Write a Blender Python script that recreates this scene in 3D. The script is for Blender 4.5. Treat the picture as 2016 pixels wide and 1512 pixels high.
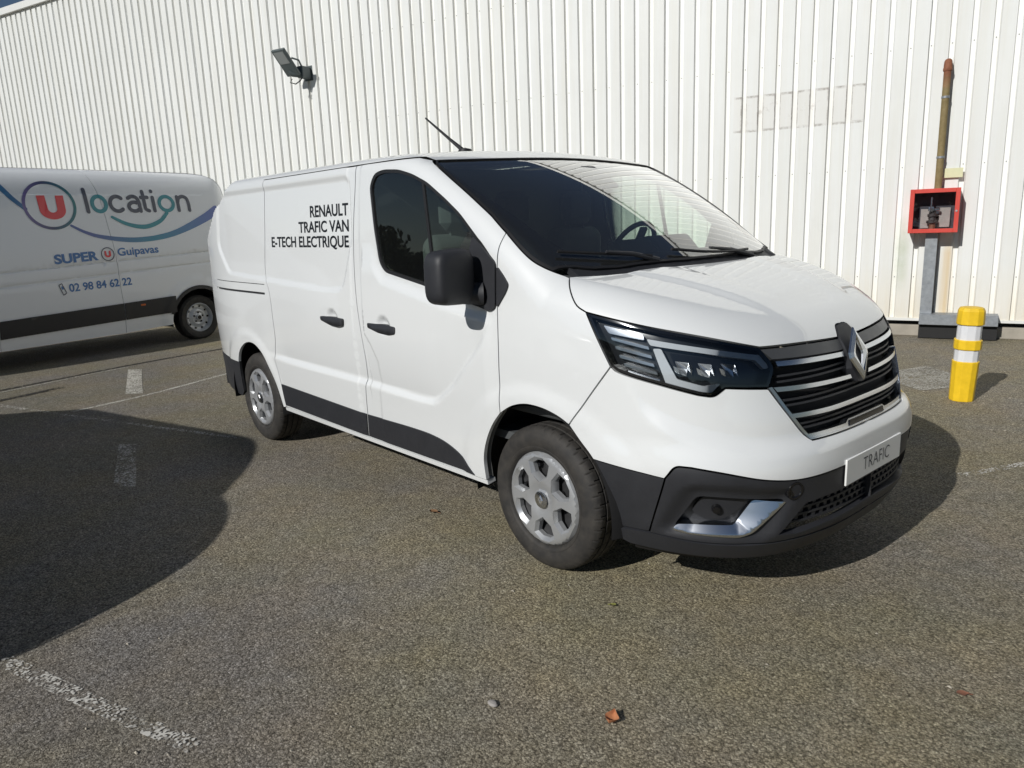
import bpy, math, random
import numpy as np
from mathutils import Matrix, Vector
from mathutils.geometry import delaunay_2d_cdt

for _o in list(bpy.data.objects):
    bpy.data.objects.remove(_o, do_unlink=True)
scene = bpy.context.scene
R = math.radians

# ------------------------------------------------------------------ camera
cam_data = bpy.data.cameras.new('camera')
cam_data.sensor_fit = 'HORIZONTAL'
cam_data.sensor_width = 36.0
cam_data.lens = 26.084
cam_data.clip_start = 0.05
cam_data.clip_end = 2000.0
cam = bpy.data.objects.new('camera', cam_data)
scene.collection.objects.link(cam)
_yaw, _pit, _rol = 2.42455626, -0.218183664, -0.039762851
_f = Vector((math.cos(_yaw) * math.cos(_pit), math.sin(_yaw) * math.cos(_pit), math.sin(_pit)))
_r = _f.cross(Vector((0, 0, 1))).normalized()
_u = _r.cross(_f)
_rr = math.cos(_rol) * _r + math.sin(_rol) * _u
_uu = -math.sin(_rol) * _r + math.cos(_rol) * _u
cam.matrix_world = Matrix(((_rr.x, _uu.x, -_f.x, 2.32588830), (_rr.y, _uu.y, -_f.y, -3.10098891),
                           (_rr.z, _uu.z, -_f.z, 1.58542965), (0, 0, 0, 1)))
scene.camera = cam

# ------------------------------------------------------------------ sky, sun, exposure
SUN_EL, SUN_AZ = R(32.0), R(-85.0)          # direction towards the sun
world = bpy.data.worlds.new('World')
scene.world = world
world.use_nodes = True
_nt = world.node_tree
_bg = _nt.nodes['Background']
_sky = _nt.nodes.new('ShaderNodeTexSky')
_sky.sky_type = 'NISHITA'
_sky.sun_disc = False
_sky.sun_elevation = SUN_EL
_sky.sun_rotation = R(90) - SUN_AZ
_sky.air_density = 0.85
_sky.dust_density = 0.0
_sky.ozone_density = 2.0
_nt.links.new(_sky.outputs[0], _bg.inputs[0])
_bg.inputs[1].default_value = 0.05
sun_data = bpy.data.lights.new('sun', 'SUN')
sun_data.energy = 5.0
sun_data.angle = R(0.53)
sun_data.color = (1.0, 0.978, 0.94)
sun = bpy.data.objects.new('sun', sun_data)
scene.collection.objects.link(sun)
_sd = Vector((math.cos(SUN_AZ) * math.cos(SUN_EL), math.sin(SUN_AZ) * math.cos(SUN_EL), math.sin(SUN_EL)))
sun.rotation_euler = _sd.to_track_quat('Z', 'Y').to_euler()
sun.location = _sd * 60
vs = scene.view_settings
vs.view_transform = 'Standard'
vs.look = 'None'
vs.gamma = 1.0
vs.use_curve_mapping = False
vs.exposure = -0.38

# ------------------------------------------------------------------ small helpers
COL = scene.collection


def prop(o, label=None, cat=None, group=None, kind=None):
    if label: o['label'] = label
    if cat: o['category'] = cat
    if group: o['group'] = group
    if kind: o['kind'] = kind
    return o


def empty(name, loc=(0, 0, 0), rz=0.0, parent=None):
    o = bpy.data.objects.new(name, None)
    COL.objects.link(o)
    o.location = loc
    o.rotation_euler = (0, 0, rz)
    o.empty_display_size = 0.2
    o.parent = parent
    return o


def mesh_obj(name, V, F, mat, parent=None, N=None, smooth=True, loc=None, rot=None):
    me = bpy.data.meshes.new(name)
    me.from_pydata([tuple(map(float, v)) for v in V], [], [tuple(map(int, f)) for f in F])
    if smooth:
        me.polygons.foreach_set('use_smooth', [True] * len(me.polygons))
    me.update()
    if N is not None:
        me.normals_split_custom_set_from_vertices([tuple(map(float, n)) for n in N])
    if mat is not None:
        me.materials.append(mat)
    o = bpy.data.objects.new(name, me)
    COL.objects.link(o)
    o.parent = parent
    if loc is not None: o.location = loc
    if rot is not None: o.rotation_euler = rot
    return o


class MB:
    """collects boxes, tubes and prisms into one mesh"""

    def __init__(s):
        s.v = []; s.f = []

    def add(s, V, F):
        b = len(s.v)
        s.v += [tuple(v) for v in V]
        s.f += [tuple(i + b for i in f) for f in F]
        return s

    def box(s, x0, x1, y0, y1, z0, z1, bev=0.0, M=None):
        if bev <= 0:
            V = [(x, y, z) for x in (x0, x1) for y in (y0, y1) for z in (z0, z1)]
            F = [(0, 1, 3, 2), (4, 6, 7, 5), (0, 4, 5, 1), (2, 3, 7, 6), (0, 2, 6, 4), (1, 5, 7, 3)]
        else:
            b = bev
            V = []; idx = {}
            for i, x in enumerate((x0, x1)):
                for j, y in enumerate((y0, y1)):
                    for k, z in enumerate((z0, z1)):
                        sx, sy, sz = (1 if i == 0 else -1), (1 if j == 0 else -1), (1 if k == 0 else -1)
                        idx[i, j, k] = len(V)
                        V += [(x, y + sy * b, z + sz * b), (x + sx * b, y, z + sz * b), (x + sx * b, y + sy * b, z)]
            I = lambda i, j, k, a: idx[i, j, k] + a
            F = []
            for i in (0, 1): F.append([I(i, 0, 0, 0), I(i, 1, 0, 0), I(i, 1, 1, 0), I(i, 0, 1, 0)][::(-1 if i == 0 else 1)])
            for j in (0, 1): F.append([I(0, j, 0, 1), I(1, j, 0, 1), I(1, j, 1, 1), I(0, j, 1, 1)][::(1 if j == 0 else -1)])
            for k in (0, 1): F.append([I(0, 0, k, 2), I(1, 0, k, 2), I(1, 1, k, 2), I(0, 1, k, 2)][::(-1 if k == 0 else 1)])
            for j in (0, 1):
                for k in (0, 1): F.append([I(0, j, k, 1), I(1, j, k, 1), I(1, j, k, 2), I(0, j, k, 2)])
            for i in (0, 1):
                for k in (0, 1): F.append([I(i, 0, k, 0), I(i, 1, k, 0), I(i, 1, k, 2), I(i, 0, k, 2)])
            for i in (0, 1):
                for j in (0, 1): F.append([I(i, j, 0, 0), I(i, j, 1, 0), I(i, j, 1, 1), I(i, j, 0, 1)])
            for i in (0, 1):
                for j in (0, 1):
                    for k in (0, 1): F.append([I(i, j, k, 0), I(i, j, k, 1), I(i, j, k, 2)])
        if M is not None: V = [tuple(M @ Vector(v)) for v in V]
        return s.add(V, F)

    def tube(s, pts, r, n=10, cap=True):
        pts = [Vector(p) for p in pts]
        rr = r if hasattr(r, '__len__') else [r] * len(pts)
        V = []; F = []
        up = Vector((0, 0, 1))
        for i, p in enumerate(pts):
            t = (pts[min(i + 1, len(pts) - 1)] - pts[max(i - 1, 0)]).normalized()
            a = t.cross(up)
            if a.length < 1e-3: a = t.cross(Vector((1, 0, 0)))
            a.normalize(); b = t.cross(a)
            for k in range(n):
                q = 2 * math.pi * k / n
                V.append(tuple(p + rr[i] * (math.cos(q) * a + math.sin(q) * b)))
        for i in range(len(pts) - 1):
            for k in range(n):
                F.append((i * n + k, i * n + (k + 1) % n, (i + 1) * n + (k + 1) % n, (i + 1) * n + k))
        if cap:
            F.append(tuple(range(n))[::-1]); F.append(tuple((len(pts) - 1) * n + k for k in range(n)))
        return s.add(V, F)

    def lathe(s, prof, n=32, axis='z', c=(0, 0, 0), cap=False):
        V = []; F = []
        for r, h in prof:
            for k in range(n):
                q = 2 * math.pi * k / n
                a, b = r * math.cos(q), r * math.sin(q)
                v = (a, b, h) if axis == 'z' else ((a, h, b) if axis == 'y' else (h, a, b))
                V.append((v[0] + c[0], v[1] + c[1], v[2] + c[2]))
        m = len(prof)
        for i in range(m - 1):
            for k in range(n):
                F.append((i * n + k, i * n + (k + 1) % n, (i + 1) * n + (k + 1) % n, (i + 1) * n + k))
        if cap:
            F.append(tuple(range(n))[::-1]); F.append(tuple((m - 1) * n + k for k in range(n)))
        return s.add(V, F)

    def prism(s, poly, d0, d1, axis='y'):
        n = len(poly); V = []
        for d in (d0, d1):
            for a, b in poly:
                V.append((a, d, b) if axis == 'y' else ((d, a, b) if axis == 'x' else (a, b, d)))
        F = [tuple(range(n)), tuple(range(n, 2 * n))[::-1]] + [(k, n + k, n + (k + 1) % n, (k + 1) % n) for k in range(n)]
        return s.add(V, F)

    def build(s, name, mat, parent=None, smooth=False, loc=None, rot=None, bevel=0.0):
        o = mesh_obj(name, s.v, s.f, mat, parent, smooth=smooth, loc=loc, rot=rot)
        me = o.data
        import bmesh
        bm = bmesh.new(); bm.from_mesh(me)
        bmesh.ops.recalc_face_normals(bm, faces=bm.faces)
        bm.to_mesh(me); bm.free()
        if smooth:
            me.set_sharp_from_angle(angle=R(38))
        if bevel > 0:
            md = o.modifiers.new('bevel', 'BEVEL'); md.width = bevel; md.segments = 2; md.limit_method = 'ANGLE'
        return o


# ------------------------------------------------------------------ materials
def new_mat(name):
    m = bpy.data.materials.new(name); m.use_nodes = True
    return m, m.node_tree, m.node_tree.nodes['Principled BSDF']


def nd(nt, typ, **kw):
    n = nt.nodes.new(typ)
    for k, v in kw.items():
        if k.startswith('i_'):
            n.inputs[k[2:].replace('_', ' ')].default_value = v
        else:
            setattr(n, k, v)
    return n


def lk(nt, a, b): nt.links.new(a, b)


def ramp(nt, stops, fac=None, interp='LINEAR'):
    n = nt.nodes.new('ShaderNodeValToRGB')
    cr = n.color_ramp; cr.interpolation = interp
    while len(cr.elements) < len(stops): cr.elements.new(0.5)
    for e, (p, c) in zip(cr.elements, stops):
        e.position = p
        e.color = (*c, 1) if len(c) == 3 else c
    if fac is not None: lk(nt, fac, n.inputs[0])
    return n


def math_n(nt, op, a, b=None, clamp=False):
    n = nt.nodes.new('ShaderNodeMath'); n.operation = op; n.use_clamp = clamp
    for i, x in enumerate((a, b)):
        if x is None: continue
        if isinstance(x, (int, float)): n.inputs[i].default_value = x
        else: lk(nt, x, n.inputs[i])
    return n.outputs[0]


def mixc(nt, fac, a, b, mode='MIX'):
    n = nt.nodes.new('ShaderNodeMix'); n.data_type = 'RGBA'; n.blend_type = mode
    for sock, x in ((n.inputs[0], fac), (n.inputs[6], a), (n.inputs[7], b)):
        if isinstance(x, (int, float)): sock.default_value = x
        elif isinstance(x, tuple): sock.default_value = (*x, 1) if len(x) == 3 else x
        else: lk(nt, x, sock)
    return n.outputs[2]


def plain(name, col, rough=0.5, metal=0.0, coat=0.0, coat_r=0.03, spec=0.5, noise=0.0, nscale=20.0, bump=0.0, bscale=300.0):
    m, nt, b = new_mat(name)
    b.inputs['Base Color'].default_value = (*col, 1)
    b.inputs['Roughness'].default_value = rough
    b.inputs['Metallic'].default_value = metal
    b.inputs['Coat Weight'].default_value = coat
    b.inputs['Coat Roughness'].default_value = coat_r
    b.inputs['Specular IOR Level'].default_value = spec
    tc = nd(nt, 'ShaderNodeTexCoord')
    if noise > 0:
        n = nd(nt, 'ShaderNodeTexNoise', i_Scale=nscale, i_Detail=5.0, i_Roughness=0.6)
        lk(nt, tc.outputs['Object'], n.inputs['Vector'])
        f = math_n(nt, 'MULTIPLY_ADD', n.outputs[0], 2 * noise)
        f.node.inputs[2].default_value = 1 - noise
        c = mixc(nt, 1.0, col, f, 'MULTIPLY')
        lk(nt, c, b.inputs['Base Color'])
        r2 = math_n(nt, 'MULTIPLY_ADD', n.outputs[0], 0.25); r2.node.inputs[2].default_value = max(0.0, rough - 0.12)
        lk(nt, r2, b.inputs['Roughness'])
    if bump > 0:
        n = nd(nt, 'ShaderNodeTexNoise', i_Scale=bscale, i_Detail=3.0)
        lk(nt, tc.outputs['Object'], n.inputs['Vector'])
        bp = nd(nt, 'ShaderNodeBump', i_Strength=bump, i_Distance=0.002)
        lk(nt, n.outputs[0], bp.inputs['Height']); lk(nt, bp.outputs[0], b.inputs['Normal'])
    return m


def thin_glass(name, tint, gloss=1.0, dirt=0.0):
    m, nt, b = new_mat(name)
    nt.nodes.remove(b)
    out = nt.nodes['Material Output']
    tr = nd(nt, 'ShaderNodeBsdfTransparent'); tr.inputs[0].default_value = (*tint, 1)
    gl = nd(nt, 'ShaderNodeBsdfGlossy', i_Roughness=0.0); gl.inputs[0].default_value = (1, 1, 1, 1)
    fr = nd(nt, 'ShaderNodeFresnel', i_IOR=1.52)
    # two surfaces of the pane: about twice the single reflection
    k = math_n(nt, 'MULTIPLY', fr.outputs[0], 1.75 * gloss, clamp=True)
    mx = nd(nt, 'ShaderNodeMixShader')
    lk(nt, k, mx.inputs[0]); lk(nt, tr.outputs[0], mx.inputs[1]); lk(nt, gl.outputs[0], mx.inputs[2])
    if dirt > 0:
        # pale dust-like veil, mixed in to lift the dark glass like haze
        df = nd(nt, 'ShaderNodeBsdfDiffuse'); df.inputs[0].default_value = (.55, .57, .58, 1)
        m2 = nd(nt, 'ShaderNodeMixShader'); m2.inputs[0].default_value = dirt
        lk(nt, mx.outputs[0], m2.inputs[1]); lk(nt, df.outputs[0], m2.inputs[2]); mx = m2
    lk(nt, mx.outputs[0], out.inputs[0])
    return m


M = {}
M['paint'] = plain('white_paint', (0.735, 0.75, 0.748), 0.40, coat=1.0, coat_r=0.012, spec=0.35)
M['paint'].node_tree.nodes['Principled BSDF'].inputs['Coat IOR'].default_value = 1.75
M['black'] = plain('black_plastic', (0.021, 0.022, 0.026), 0.55, noise=0.12, nscale=14, bump=0.12, bscale=900)
M['gloss'] = plain('gloss_black', (0.008, 0.008, 0.009), 0.12, spec=0.5)
M['band'] = plain('satin_grey_plastic', (0.055, 0.057, 0.06), 0.38, noise=0.08)
M['rubber'] = plain('rubber_seal', (0.012, 0.012, 0.013), 0.5)
M['chrome'] = plain('chrome', (0.88, 0.89, 0.90), 0.14, metal=0.9)
M['satinchrome'] = plain('satin_chrome', (0.62, 0.64, 0.67), 0.22, metal=1.0)
M['ws'] = thin_glass('windscreen_glass', (0.80, 0.90, 0.82), 1.25, .022)
M['tint'] = thin_glass('side_glass', (0.76, 0.88, 0.79), .85, .008)
M['lens'] = thin_glass('clear_lens', (0.93, 0.95, 0.96), 0.8)
M['silver'] = plain('silver_hubcap', (0.43, 0.44, 0.45), 0.34, metal=0.5, coat=0.25, noise=0.04, nscale=8)
M['darksteel'] = plain('dark_steel', (0.05, 0.05, 0.052), 0.5, metal=0.4, noise=0.2)
M['liner'] = plain('wheel_liner', (0.012, 0.012, 0.013), 0.85)
M['cabdark'] = plain('cab_dark_plastic', (0.075, 0.080, 0.082), 0.6, noise=0.1)
M['cabgrey'] = plain('cab_grey_trim', (0.22, 0.22, 0.21), 0.7)
M['fabric'] = plain('seat_fabric', (0.065, 0.068, 0.075), 0.9, noise=0.25, nscale=60)
M['lampblack'] = plain('headlamp_black', (0.012, 0.013, 0.015), 0.25)
M['ledgrey'] = plain('led_diffuser', (0.50, 0.52, 0.54), 0.28, coat=0.4)
M['plate'] = plain('number_plate', (0.84, 0.84, 0.82), 0.35, coat=0.5)
M['ink'] = plain('decal_black', (0.012, 0.013, 0.016), 0.35)
M['ink2'] = plain('plate_lettering', (0.035, 0.038, 0.045), 0.5)
M['orange'] = plain('orange_lamp', (0.55, 0.12, 0.03), 0.25, coat=0.5)

# ------------------------------------------------------------------ van body surface (metres; x forward from the front axle)
XC = -0.30
UC = XC + math.pi / 2


def pchip(xs, ys):
    xs = np.array(xs, float); ys = np.array(ys, float); h = np.diff(xs); d = np.diff(ys) / h
    m = np.zeros_like(ys); w1 = 2 * h[1:] + h[:-1]; w2 = h[1:] + 2 * h[:-1]
    ok = d[:-1] * d[1:] > 0
    m[1:-1][ok] = ((w1 + w2)[ok]) / (w1[ok] / d[:-1][ok] + w2[ok] / d[1:][ok])
    m[0] = d[0]; m[-1] = d[-1]

    def f(x):
        x = np.asarray(x, float); xc = np.clip(x, xs[0], xs[-1])
        i = np.clip(np.searchsorted(xs, xc) - 1, 0, len(h) - 1)
        t = (xc - xs[i]) / h[i]; t2 = t * t; t3 = t2 * t
        return (2 * t3 - 3 * t2 + 1) * ys[i] + (t3 - 2 * t2 + t) * h[i] * m[i] + (-2 * t3 + 3 * t2) * ys[i + 1] + (t3 - t2) * h[i] * m[i + 1]
    return f


fB = pchip([.15, .25, .35, .5, .65, .8, .95, 1.1, 1.25, 1.5, 1.75, 1.9, 2.05],
           [.90, .925, .945, .960, .970, .976, .977, .973, .965, .950, .936, .924, .90])
fX = pchip([.15, .22, .29, .36, .44, .5, .58, .65, .73, .8, .87, .99, 1.055, 1.1, 1.2, 1.35, 1.6, 2.05],
           [.94, .985, 1.03, 1.058, 1.055, 1.055, 1.057, 1.05, 1.033, 1.02, 1.003, .975, .947, .93, .88, .80, .70, .55])
fN = pchip([.15, .4, .6, .74, 1.1, 1.35, 2.05], [2.9, 3.15, 3.4, 3.08, 3.0, 2.5, 2.4])
ROOF = pchip([-4.2, -4.0, -3.6, -3.0, -2.0, -1.4, -1.0, -.7, -.4, 0], [1.97, 1.98, 1.985, 1.982, 1.979, 1.976, 1.968, 1.943, 1.90, 1.80])
HOOD = pchip([-.2, .1, .28, .5, .7, .85, .95, 1.05, 1.2], [1.40, 1.375, 1.345, 1.29, 1.22, 1.15, 1.085, .98, .80])


def topz(x, y):
    roof = ROOF(x) - .03 * (y / .8) ** 2
    t = x - .122 - .14 * (1 - (y / .82) ** 2)
    wsz = 1.34 - .606 * t + .035 * (1 - ((t + .45) / .45) ** 2)
    h = np.clip(.5 + .5 * (wsz - roof) / .05, 0, 1)
    cab = wsz * (1 - h) + roof * h - .05 * h * (1 - h)
    hood = HOOD(x + .07 * (y / .8) ** 2) - .02 * (np.abs(y) / .8) ** 2.5
    return np.maximum(hood, cab)


def bodyF(x, y, z):
    s = np.abs(y)
    A = fX(z) - XC
    B = fB(z) - np.interp(z, [.6, 1.3, 1.95], [.125, .105, .055]) * np.clip((-3.2 - x) / .8, 0, 2) ** 2
    n = fN(z)
    a = (((np.maximum(x - XC, 0) / A) ** n + (s / B) ** n) ** (1 / n) - 1) * B
    e = 1e-3
    T = topz(x, y); Tx = (topz(x + e, y) - T) / e; Ty = (topz(x, y + e) - T) / e
    b = (z - T) / np.sqrt(1 + Tx * Tx + Ty * Ty)
    r = np.interp(x, [-4, -1.4, -.6, 0, .3, .9], [.06, .06, .08, .11, .09, .07])
    f = np.minimum(np.maximum(a, b), -r) + np.hypot(np.maximum(a + r, 0), np.maximum(b + r, 0))
    c = -4.06 - x; r2 = .12
    return np.minimum(np.maximum(f, c), -r2) + np.hypot(np.maximum(f + r2, 0), np.maximum(c + r2, 0))


def grad(P):
    e = 5e-4
    x, y, z = P.T
    g = np.c_[bodyF(x + e, y, z) - bodyF(x - e, y, z), bodyF(x, y + e, z) - bodyF(x, y - e, z), bodyF(x, y, z + e) - bodyF(x, y, z - e)]
    return g / np.maximum(np.linalg.norm(g, axis=1), 1e-12)[:, None]


def bis(fun, lo, hi, it=24):
    for _ in range(it):
        m = .5 * (lo + hi); neg = fun(m) < 0
        lo = np.where(neg, m, lo); hi = np.where(neg, hi, m)
    return .5 * (lo + hi)


def s_side(uv):
    """flank and nose: horizontal rays from the van's axis; right-hand side (y < 0)"""
    u, z = uv[:, 0], uv[:, 1]
    th = np.maximum(u - XC, 0); x0 = np.minimum(u, XC)
    sn, cs = np.sin(th), np.cos(th)
    r = bis(lambda r: bodyF(x0 + r * sn, -r * cs, z), np.full(len(u), .02), np.full(len(u), 1.9))
    return np.c_[x0 + r * sn, -r * cs, z]


def s_top(uv):
    x, y = uv[:, 0], uv[:, 1]
    z = bis(lambda z: bodyF(x, y, z), np.full(len(x), .55), np.full(len(x), 2.2))
    return np.c_[x, y, z]


def sstep(a, b, x):
    t = np.clip((x - a) / (b - a), 0, 1)
    return t * t * (3 - 2 * t)


def pip(p, poly):
    x, y = p[:, 0], p[:, 1]; r = np.zeros(len(p), bool)
    x1, y1 = poly[-1]
    for x2, y2 in poly:
        if y1 != y2:
            c = ((y1 > y) != (y2 > y)) & (x < (x2 - x1) * (y - y1) / (y2 - y1) + x1)
            r ^= c
        x1, y1 = x2, y2
    return r


def seg_dist(p, poly, closed=True):
    d = np.full(len(p), 1e9); n = len(poly)
    for i in range(n if closed else n - 1):
        a = np.array(poly[i]); b = np.array(poly[(i + 1) % n]); ab = b - a
        L = ab @ ab
        if L < 1e-14: continue
        t = np.clip(((p - a) @ ab) / L, 0, 1)
        d = np.minimum(d, np.hypot(*(p - a - t[:, None] * ab).T))
    return d


def sdf(p, poly):
    return np.where(pip(p, poly), -1, 1) * seg_dist(p, poly)


def spline(pts, step=.02, closed=False):
    """Catmull-Rom resampling"""
    P = np.array(pts, float); n = len(P); out = []
    for i in range(n if closed else n - 1):
        p0 = P[(i - 1) % n] if (closed or i > 0) else 2 * P[0] - P[1]
        p1 = P[i]; p2 = P[(i + 1) % n]
        p3 = P[(i + 2) % n] if (closed or i < n - 2) else 2 * P[-1] - P[-2]
        m = max(1, int(np.ceil(np.linalg.norm(p2 - p1) / step)))
        t0 = 0.; t1 = np.linalg.norm(p1 - p0) ** .5 + 1e-9; t2 = t1 + np.linalg.norm(p2 - p1) ** .5 + 1e-9; t3 = t2 + np.linalg.norm(p3 - p2) ** .5 + 1e-9
        for k in range(m):
            t = t1 + (t2 - t1) * k / m
            A1 = (t1 - t) / (t1 - t0) * p0 + (t - t0) / (t1 - t0) * p1
            A2 = (t2 - t) / (t2 - t1) * p1 + (t - t1) / (t2 - t1) * p2
            A3 = (t3 - t) / (t3 - t2) * p2 + (t - t2) / (t3 - t2) * p3
            B1 = (t2 - t) / (t2 - t0) * A1 + (t - t0) / (t2 - t0) * A2
            B2 = (t3 - t) / (t3 - t1) * A2 + (t - t1) / (t3 - t1) * A3
            out.append((t2 - t) / (t2 - t1) * B1 + (t - t1) / (t2 - t1) * B2)
    if not closed: out.append(P[-1])
    return np.array(out)


def line(pts, step=.02, closed=False):
    P = np.array(pts, float); n = len(P); out = []
    for i in range(n if closed else n - 1):
        a, b = P[i], P[(i + 1) % n]
        m = max(1, int(np.ceil(np.linalg.norm(b - a) / step)))
        out += [a + (b - a) * k / m for k in range(m)]
    if not closed: out.append(P[-1])
    return np.array(out)


def rounded(pts, r, seg=4):
    """round the corners of a closed polygon"""
    P = [np.array(p, float) for p in pts]; n = len(P); out = []
    for i in range(n):
        a, b, c = P[i - 1], P[i], P[(i + 1) % n]
        d1 = (a - b); d2 = (c - b); l1 = np.linalg.norm(d1); l2 = np.linalg.norm(d2)
        q = min(r, .45 * l1, .45 * l2)
        s0 = b + d1 / l1 * q; s1 = b + d2 / l2 * q
        for k in range(seg + 1):
            t = k / seg
            out.append((1 - t) ** 2 * s0 + 2 * t * (1 - t) * b + t * t * s1)
    return np.array(out)


def inset(L, d):
    """move a closed loop inwards by d"""
    L = np.asarray(L, float)
    A = .5 * np.sum(L[:, 0] * np.roll(L[:, 1], -1) - np.roll(L[:, 0], -1) * L[:, 1])
    sg = 1 if A > 0 else -1
    e1 = L - np.roll(L, 1, 0); e2 = np.roll(L, -1, 0) - L
    n1 = np.c_[-e1[:, 1], e1[:, 0]]; n2 = np.c_[-e2[:, 1], e2[:, 0]]
    n1 /= np.maximum(np.linalg.norm(n1, axis=1), 1e-9)[:, None]; n2 /= np.maximum(np.linalg.norm(n2, axis=1), 1e-9)[:, None]
    m = n1 + n2; q = np.linalg.norm(m, axis=1); m /= np.maximum(q, .35)[:, None]
    k = 1 / np.maximum(q / 2, .6)
    return L + sg * d * m * np.minimum(k, 1.5)[:, None]


def panel(chains, surf=s_side, h=.035, holes=(), off=0.0, skirt=.02, D=None, gap=.003, fine=None, hole_skirt=True):
    """triangulated sheet cut out of a surface.  chains: [(dense points, free_edge)], following each other.
    Returns (V, F, N); free edges are turned in by `skirt`."""
    loop = []; free = []
    for pts, fr in chains:
        for q in pts[:-1]:
            loop.append(q); free.append(fr)
    loop = np.array(loop); free = np.array(free)
    vfree = free & np.roll(free, 1)
    if gap:
        ins = inset(loop, gap)
        loop = np.where(vfree[:, None], ins, loop)
    loops = [loop]; frees = [free]
    for hl in holes:
        hl = np.asarray(hl, float)
        loops.append(hl); frees.append(np.full(len(hl), hole_skirt))
    lo, hi = loop.min(0), loop.max(0)
    gx, gy = np.meshgrid(np.arange(lo[0] + h / 2, hi[0], h), np.arange(lo[1] + h / 2, hi[1], h * .9))
    gx[1::2] += h / 2
    G = np.c_[gx.ravel(), gy.ravel()]
    if fine is not None:
        G = np.r_[G, np.asarray(fine, float)]
    def keep(G, dmin):
        k = pip(G, loop)
        for hl in loops[1:]: k &= ~pip(G, hl)
        G = G[k]
        if not len(G): return G
        d = np.min([seg_dist(G, l) for l in loops], axis=0)
        return G[d > dmin]
    G = keep(G, h * .3 if fine is None else .006)
    allv = [Vector(q) for l in loops for q in l] + [Vector(q) for q in G]
    edges = []; b = 0
    for l in loops:
        m = len(l); edges += [(b + i, b + (i + 1) % m) for i in range(m)]; b += m
    nb = b
    vo, eo, fo, ov, oe, of = delaunay_2d_cdt(allv, edges, [], 0, 1e-6)
    uv = np.array([(v.x, v.y) for v in vo])
    T = np.array([f for f in fo if len(f) == 3])
    cen = uv[T].mean(1)
    k = pip(cen, loop)
    for hl in loops[1:]: k &= ~pip(cen, hl)
    T = T[k]
    used = np.unique(T)
    remap = -np.ones(len(uv), int); remap[used] = np.arange(len(used))
    uv = uv[used]; T = remap[T]
    inv = {}
    for j, src in enumerate(ov):
        for i in src: inv[i] = remap[j]

    def ev(q):
        P = surf(q)
        if surf in (s_side, s_top): n = grad(P)
        else: n = num_normal(surf, q)
        d = off
        if D is not None: d = d + D(q)
            # displaced along the surface normal
        return P + n * (np.asarray(d)[:, None] if np.ndim(d) else d), n
    V, N0 = ev(uv)
    if D is not None:
        e = .004
        a1, _ = ev(uv + [e, 0]); a0, _ = ev(uv - [e, 0]); b1, _ = ev(uv + [0, e]); b0, _ = ev(uv - [0, e])
        N = np.cross(a1 - a0, b1 - b0)
        N /= np.maximum(np.linalg.norm(N, axis=1), 1e-12)[:, None]
        N = np.where((np.sum(N * N0, 1) < 0)[:, None], -N, N)
    else:
        N = N0
    fn = np.cross(V[T[:, 1]] - V[T[:, 0]], V[T[:, 2]] - V[T[:, 0]])
    flip = np.sum(fn * N[T].mean(1), 1) < 0
    T = np.where(flip[:, None], T[:, ::-1], T)
    VV = [V]; NN = [N]; FF = [tuple(t) for t in T]
    base = len(V)
    if skirt:
        third = {}
        for t in T:
            for i in range(3):
                third[(t[i], t[(i + 1) % 3])] = t[(i + 2) % 3]
        b = 0
        for l, fr in zip(loops, frees):
            m = len(l)
            for i in range(m):
                if not fr[i]: continue
                i0, i1 = inv.get(b + i, -1), inv.get(b + (i + 1) % m, -1)
                if i0 < 0 or i1 < 0 or i0 == i1: continue
                k3 = third.get((i0, i1), third.get((i1, i0)))
                if k3 is None: continue
                p0, p1 = V[i0], V[i1]
                if abs(p0[1]) < 1e-4 and abs(p1[1]) < 1e-4 and surf is s_side: continue
                q0, q1 = p0 - N0[i0] * skirt, p1 - N0[i1] * skirt
                nn = np.cross(p1 - p0, N0[i0])
                if nn @ (V[k3] - p0) > 0: nn = -nn
                nn = nn / max(np.linalg.norm(nn), 1e-12)
                VV.append(np.array([p0, p1, q1, q0])); NN.append(np.array([nn] * 4))
                fc = (base, base + 1, base + 2, base + 3)
                if np.cross(p1 - p0, q1 - p0) @ nn < 0: fc = fc[::-1]
                FF.append(fc); base += 4
            b += m
    return np.vstack(VV), FF, np.vstack(NN)


def num_normal(surf, q):
    e = .003
    n = np.cross(surf(q + [e, 0]) - surf(q - [e, 0]), surf(q + [0, e]) - surf(q - [0, e]))
    return n / np.maximum(np.linalg.norm(n, axis=1), 1e-12)[:, None]


def mirror(A):
    V, F, N = A
    k = np.array([1, -1, 1])
    return V * k, [tuple(f)[::-1] for f in F], N * k


def join(*parts):
    V = []; F = []; N = []; b = 0
    for v, f, n in parts:
        V.append(v); N.append(n); F += [tuple(i + b for i in t) for t in f]; b += len(v)
    return np.vstack(V), F, np.vstack(N)


def emit(name, A, mat, parent):
    return mesh_obj(name, A[0], A[1], mat, parent, N=A[2])


def both(name, A, mat, parents):
    """right-hand part and its mirror image on the left"""
    return [emit(name, A, mat, parents[0]), emit(name, mirror(A), mat, parents[1])]


def text_mesh(body, size=1.0, sx=1.0, bold=0.0, align='LEFT', spacing=1.0):
    cu = bpy.data.curves.new('lettering', 'FONT')
    cu.body = body; cu.size = size; cu.align_x = align; cu.offset = bold; cu.space_character = spacing
    cu.resolution_u = 4
    o = bpy.data.objects.new('lettering_tmp', cu); COL.objects.link(o)
    bpy.context.view_layer.update()
    me = bpy.data.meshes.new_from_object(o)
    V = np.array([(v.co.x * sx, v.co.y) for v in me.vertices]); F = [tuple(p.vertices) for p in me.polygons]
    bpy.data.objects.remove(o, do_unlink=True); bpy.data.curves.remove(cu); bpy.data.meshes.remove(me)
    return V, F


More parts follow.
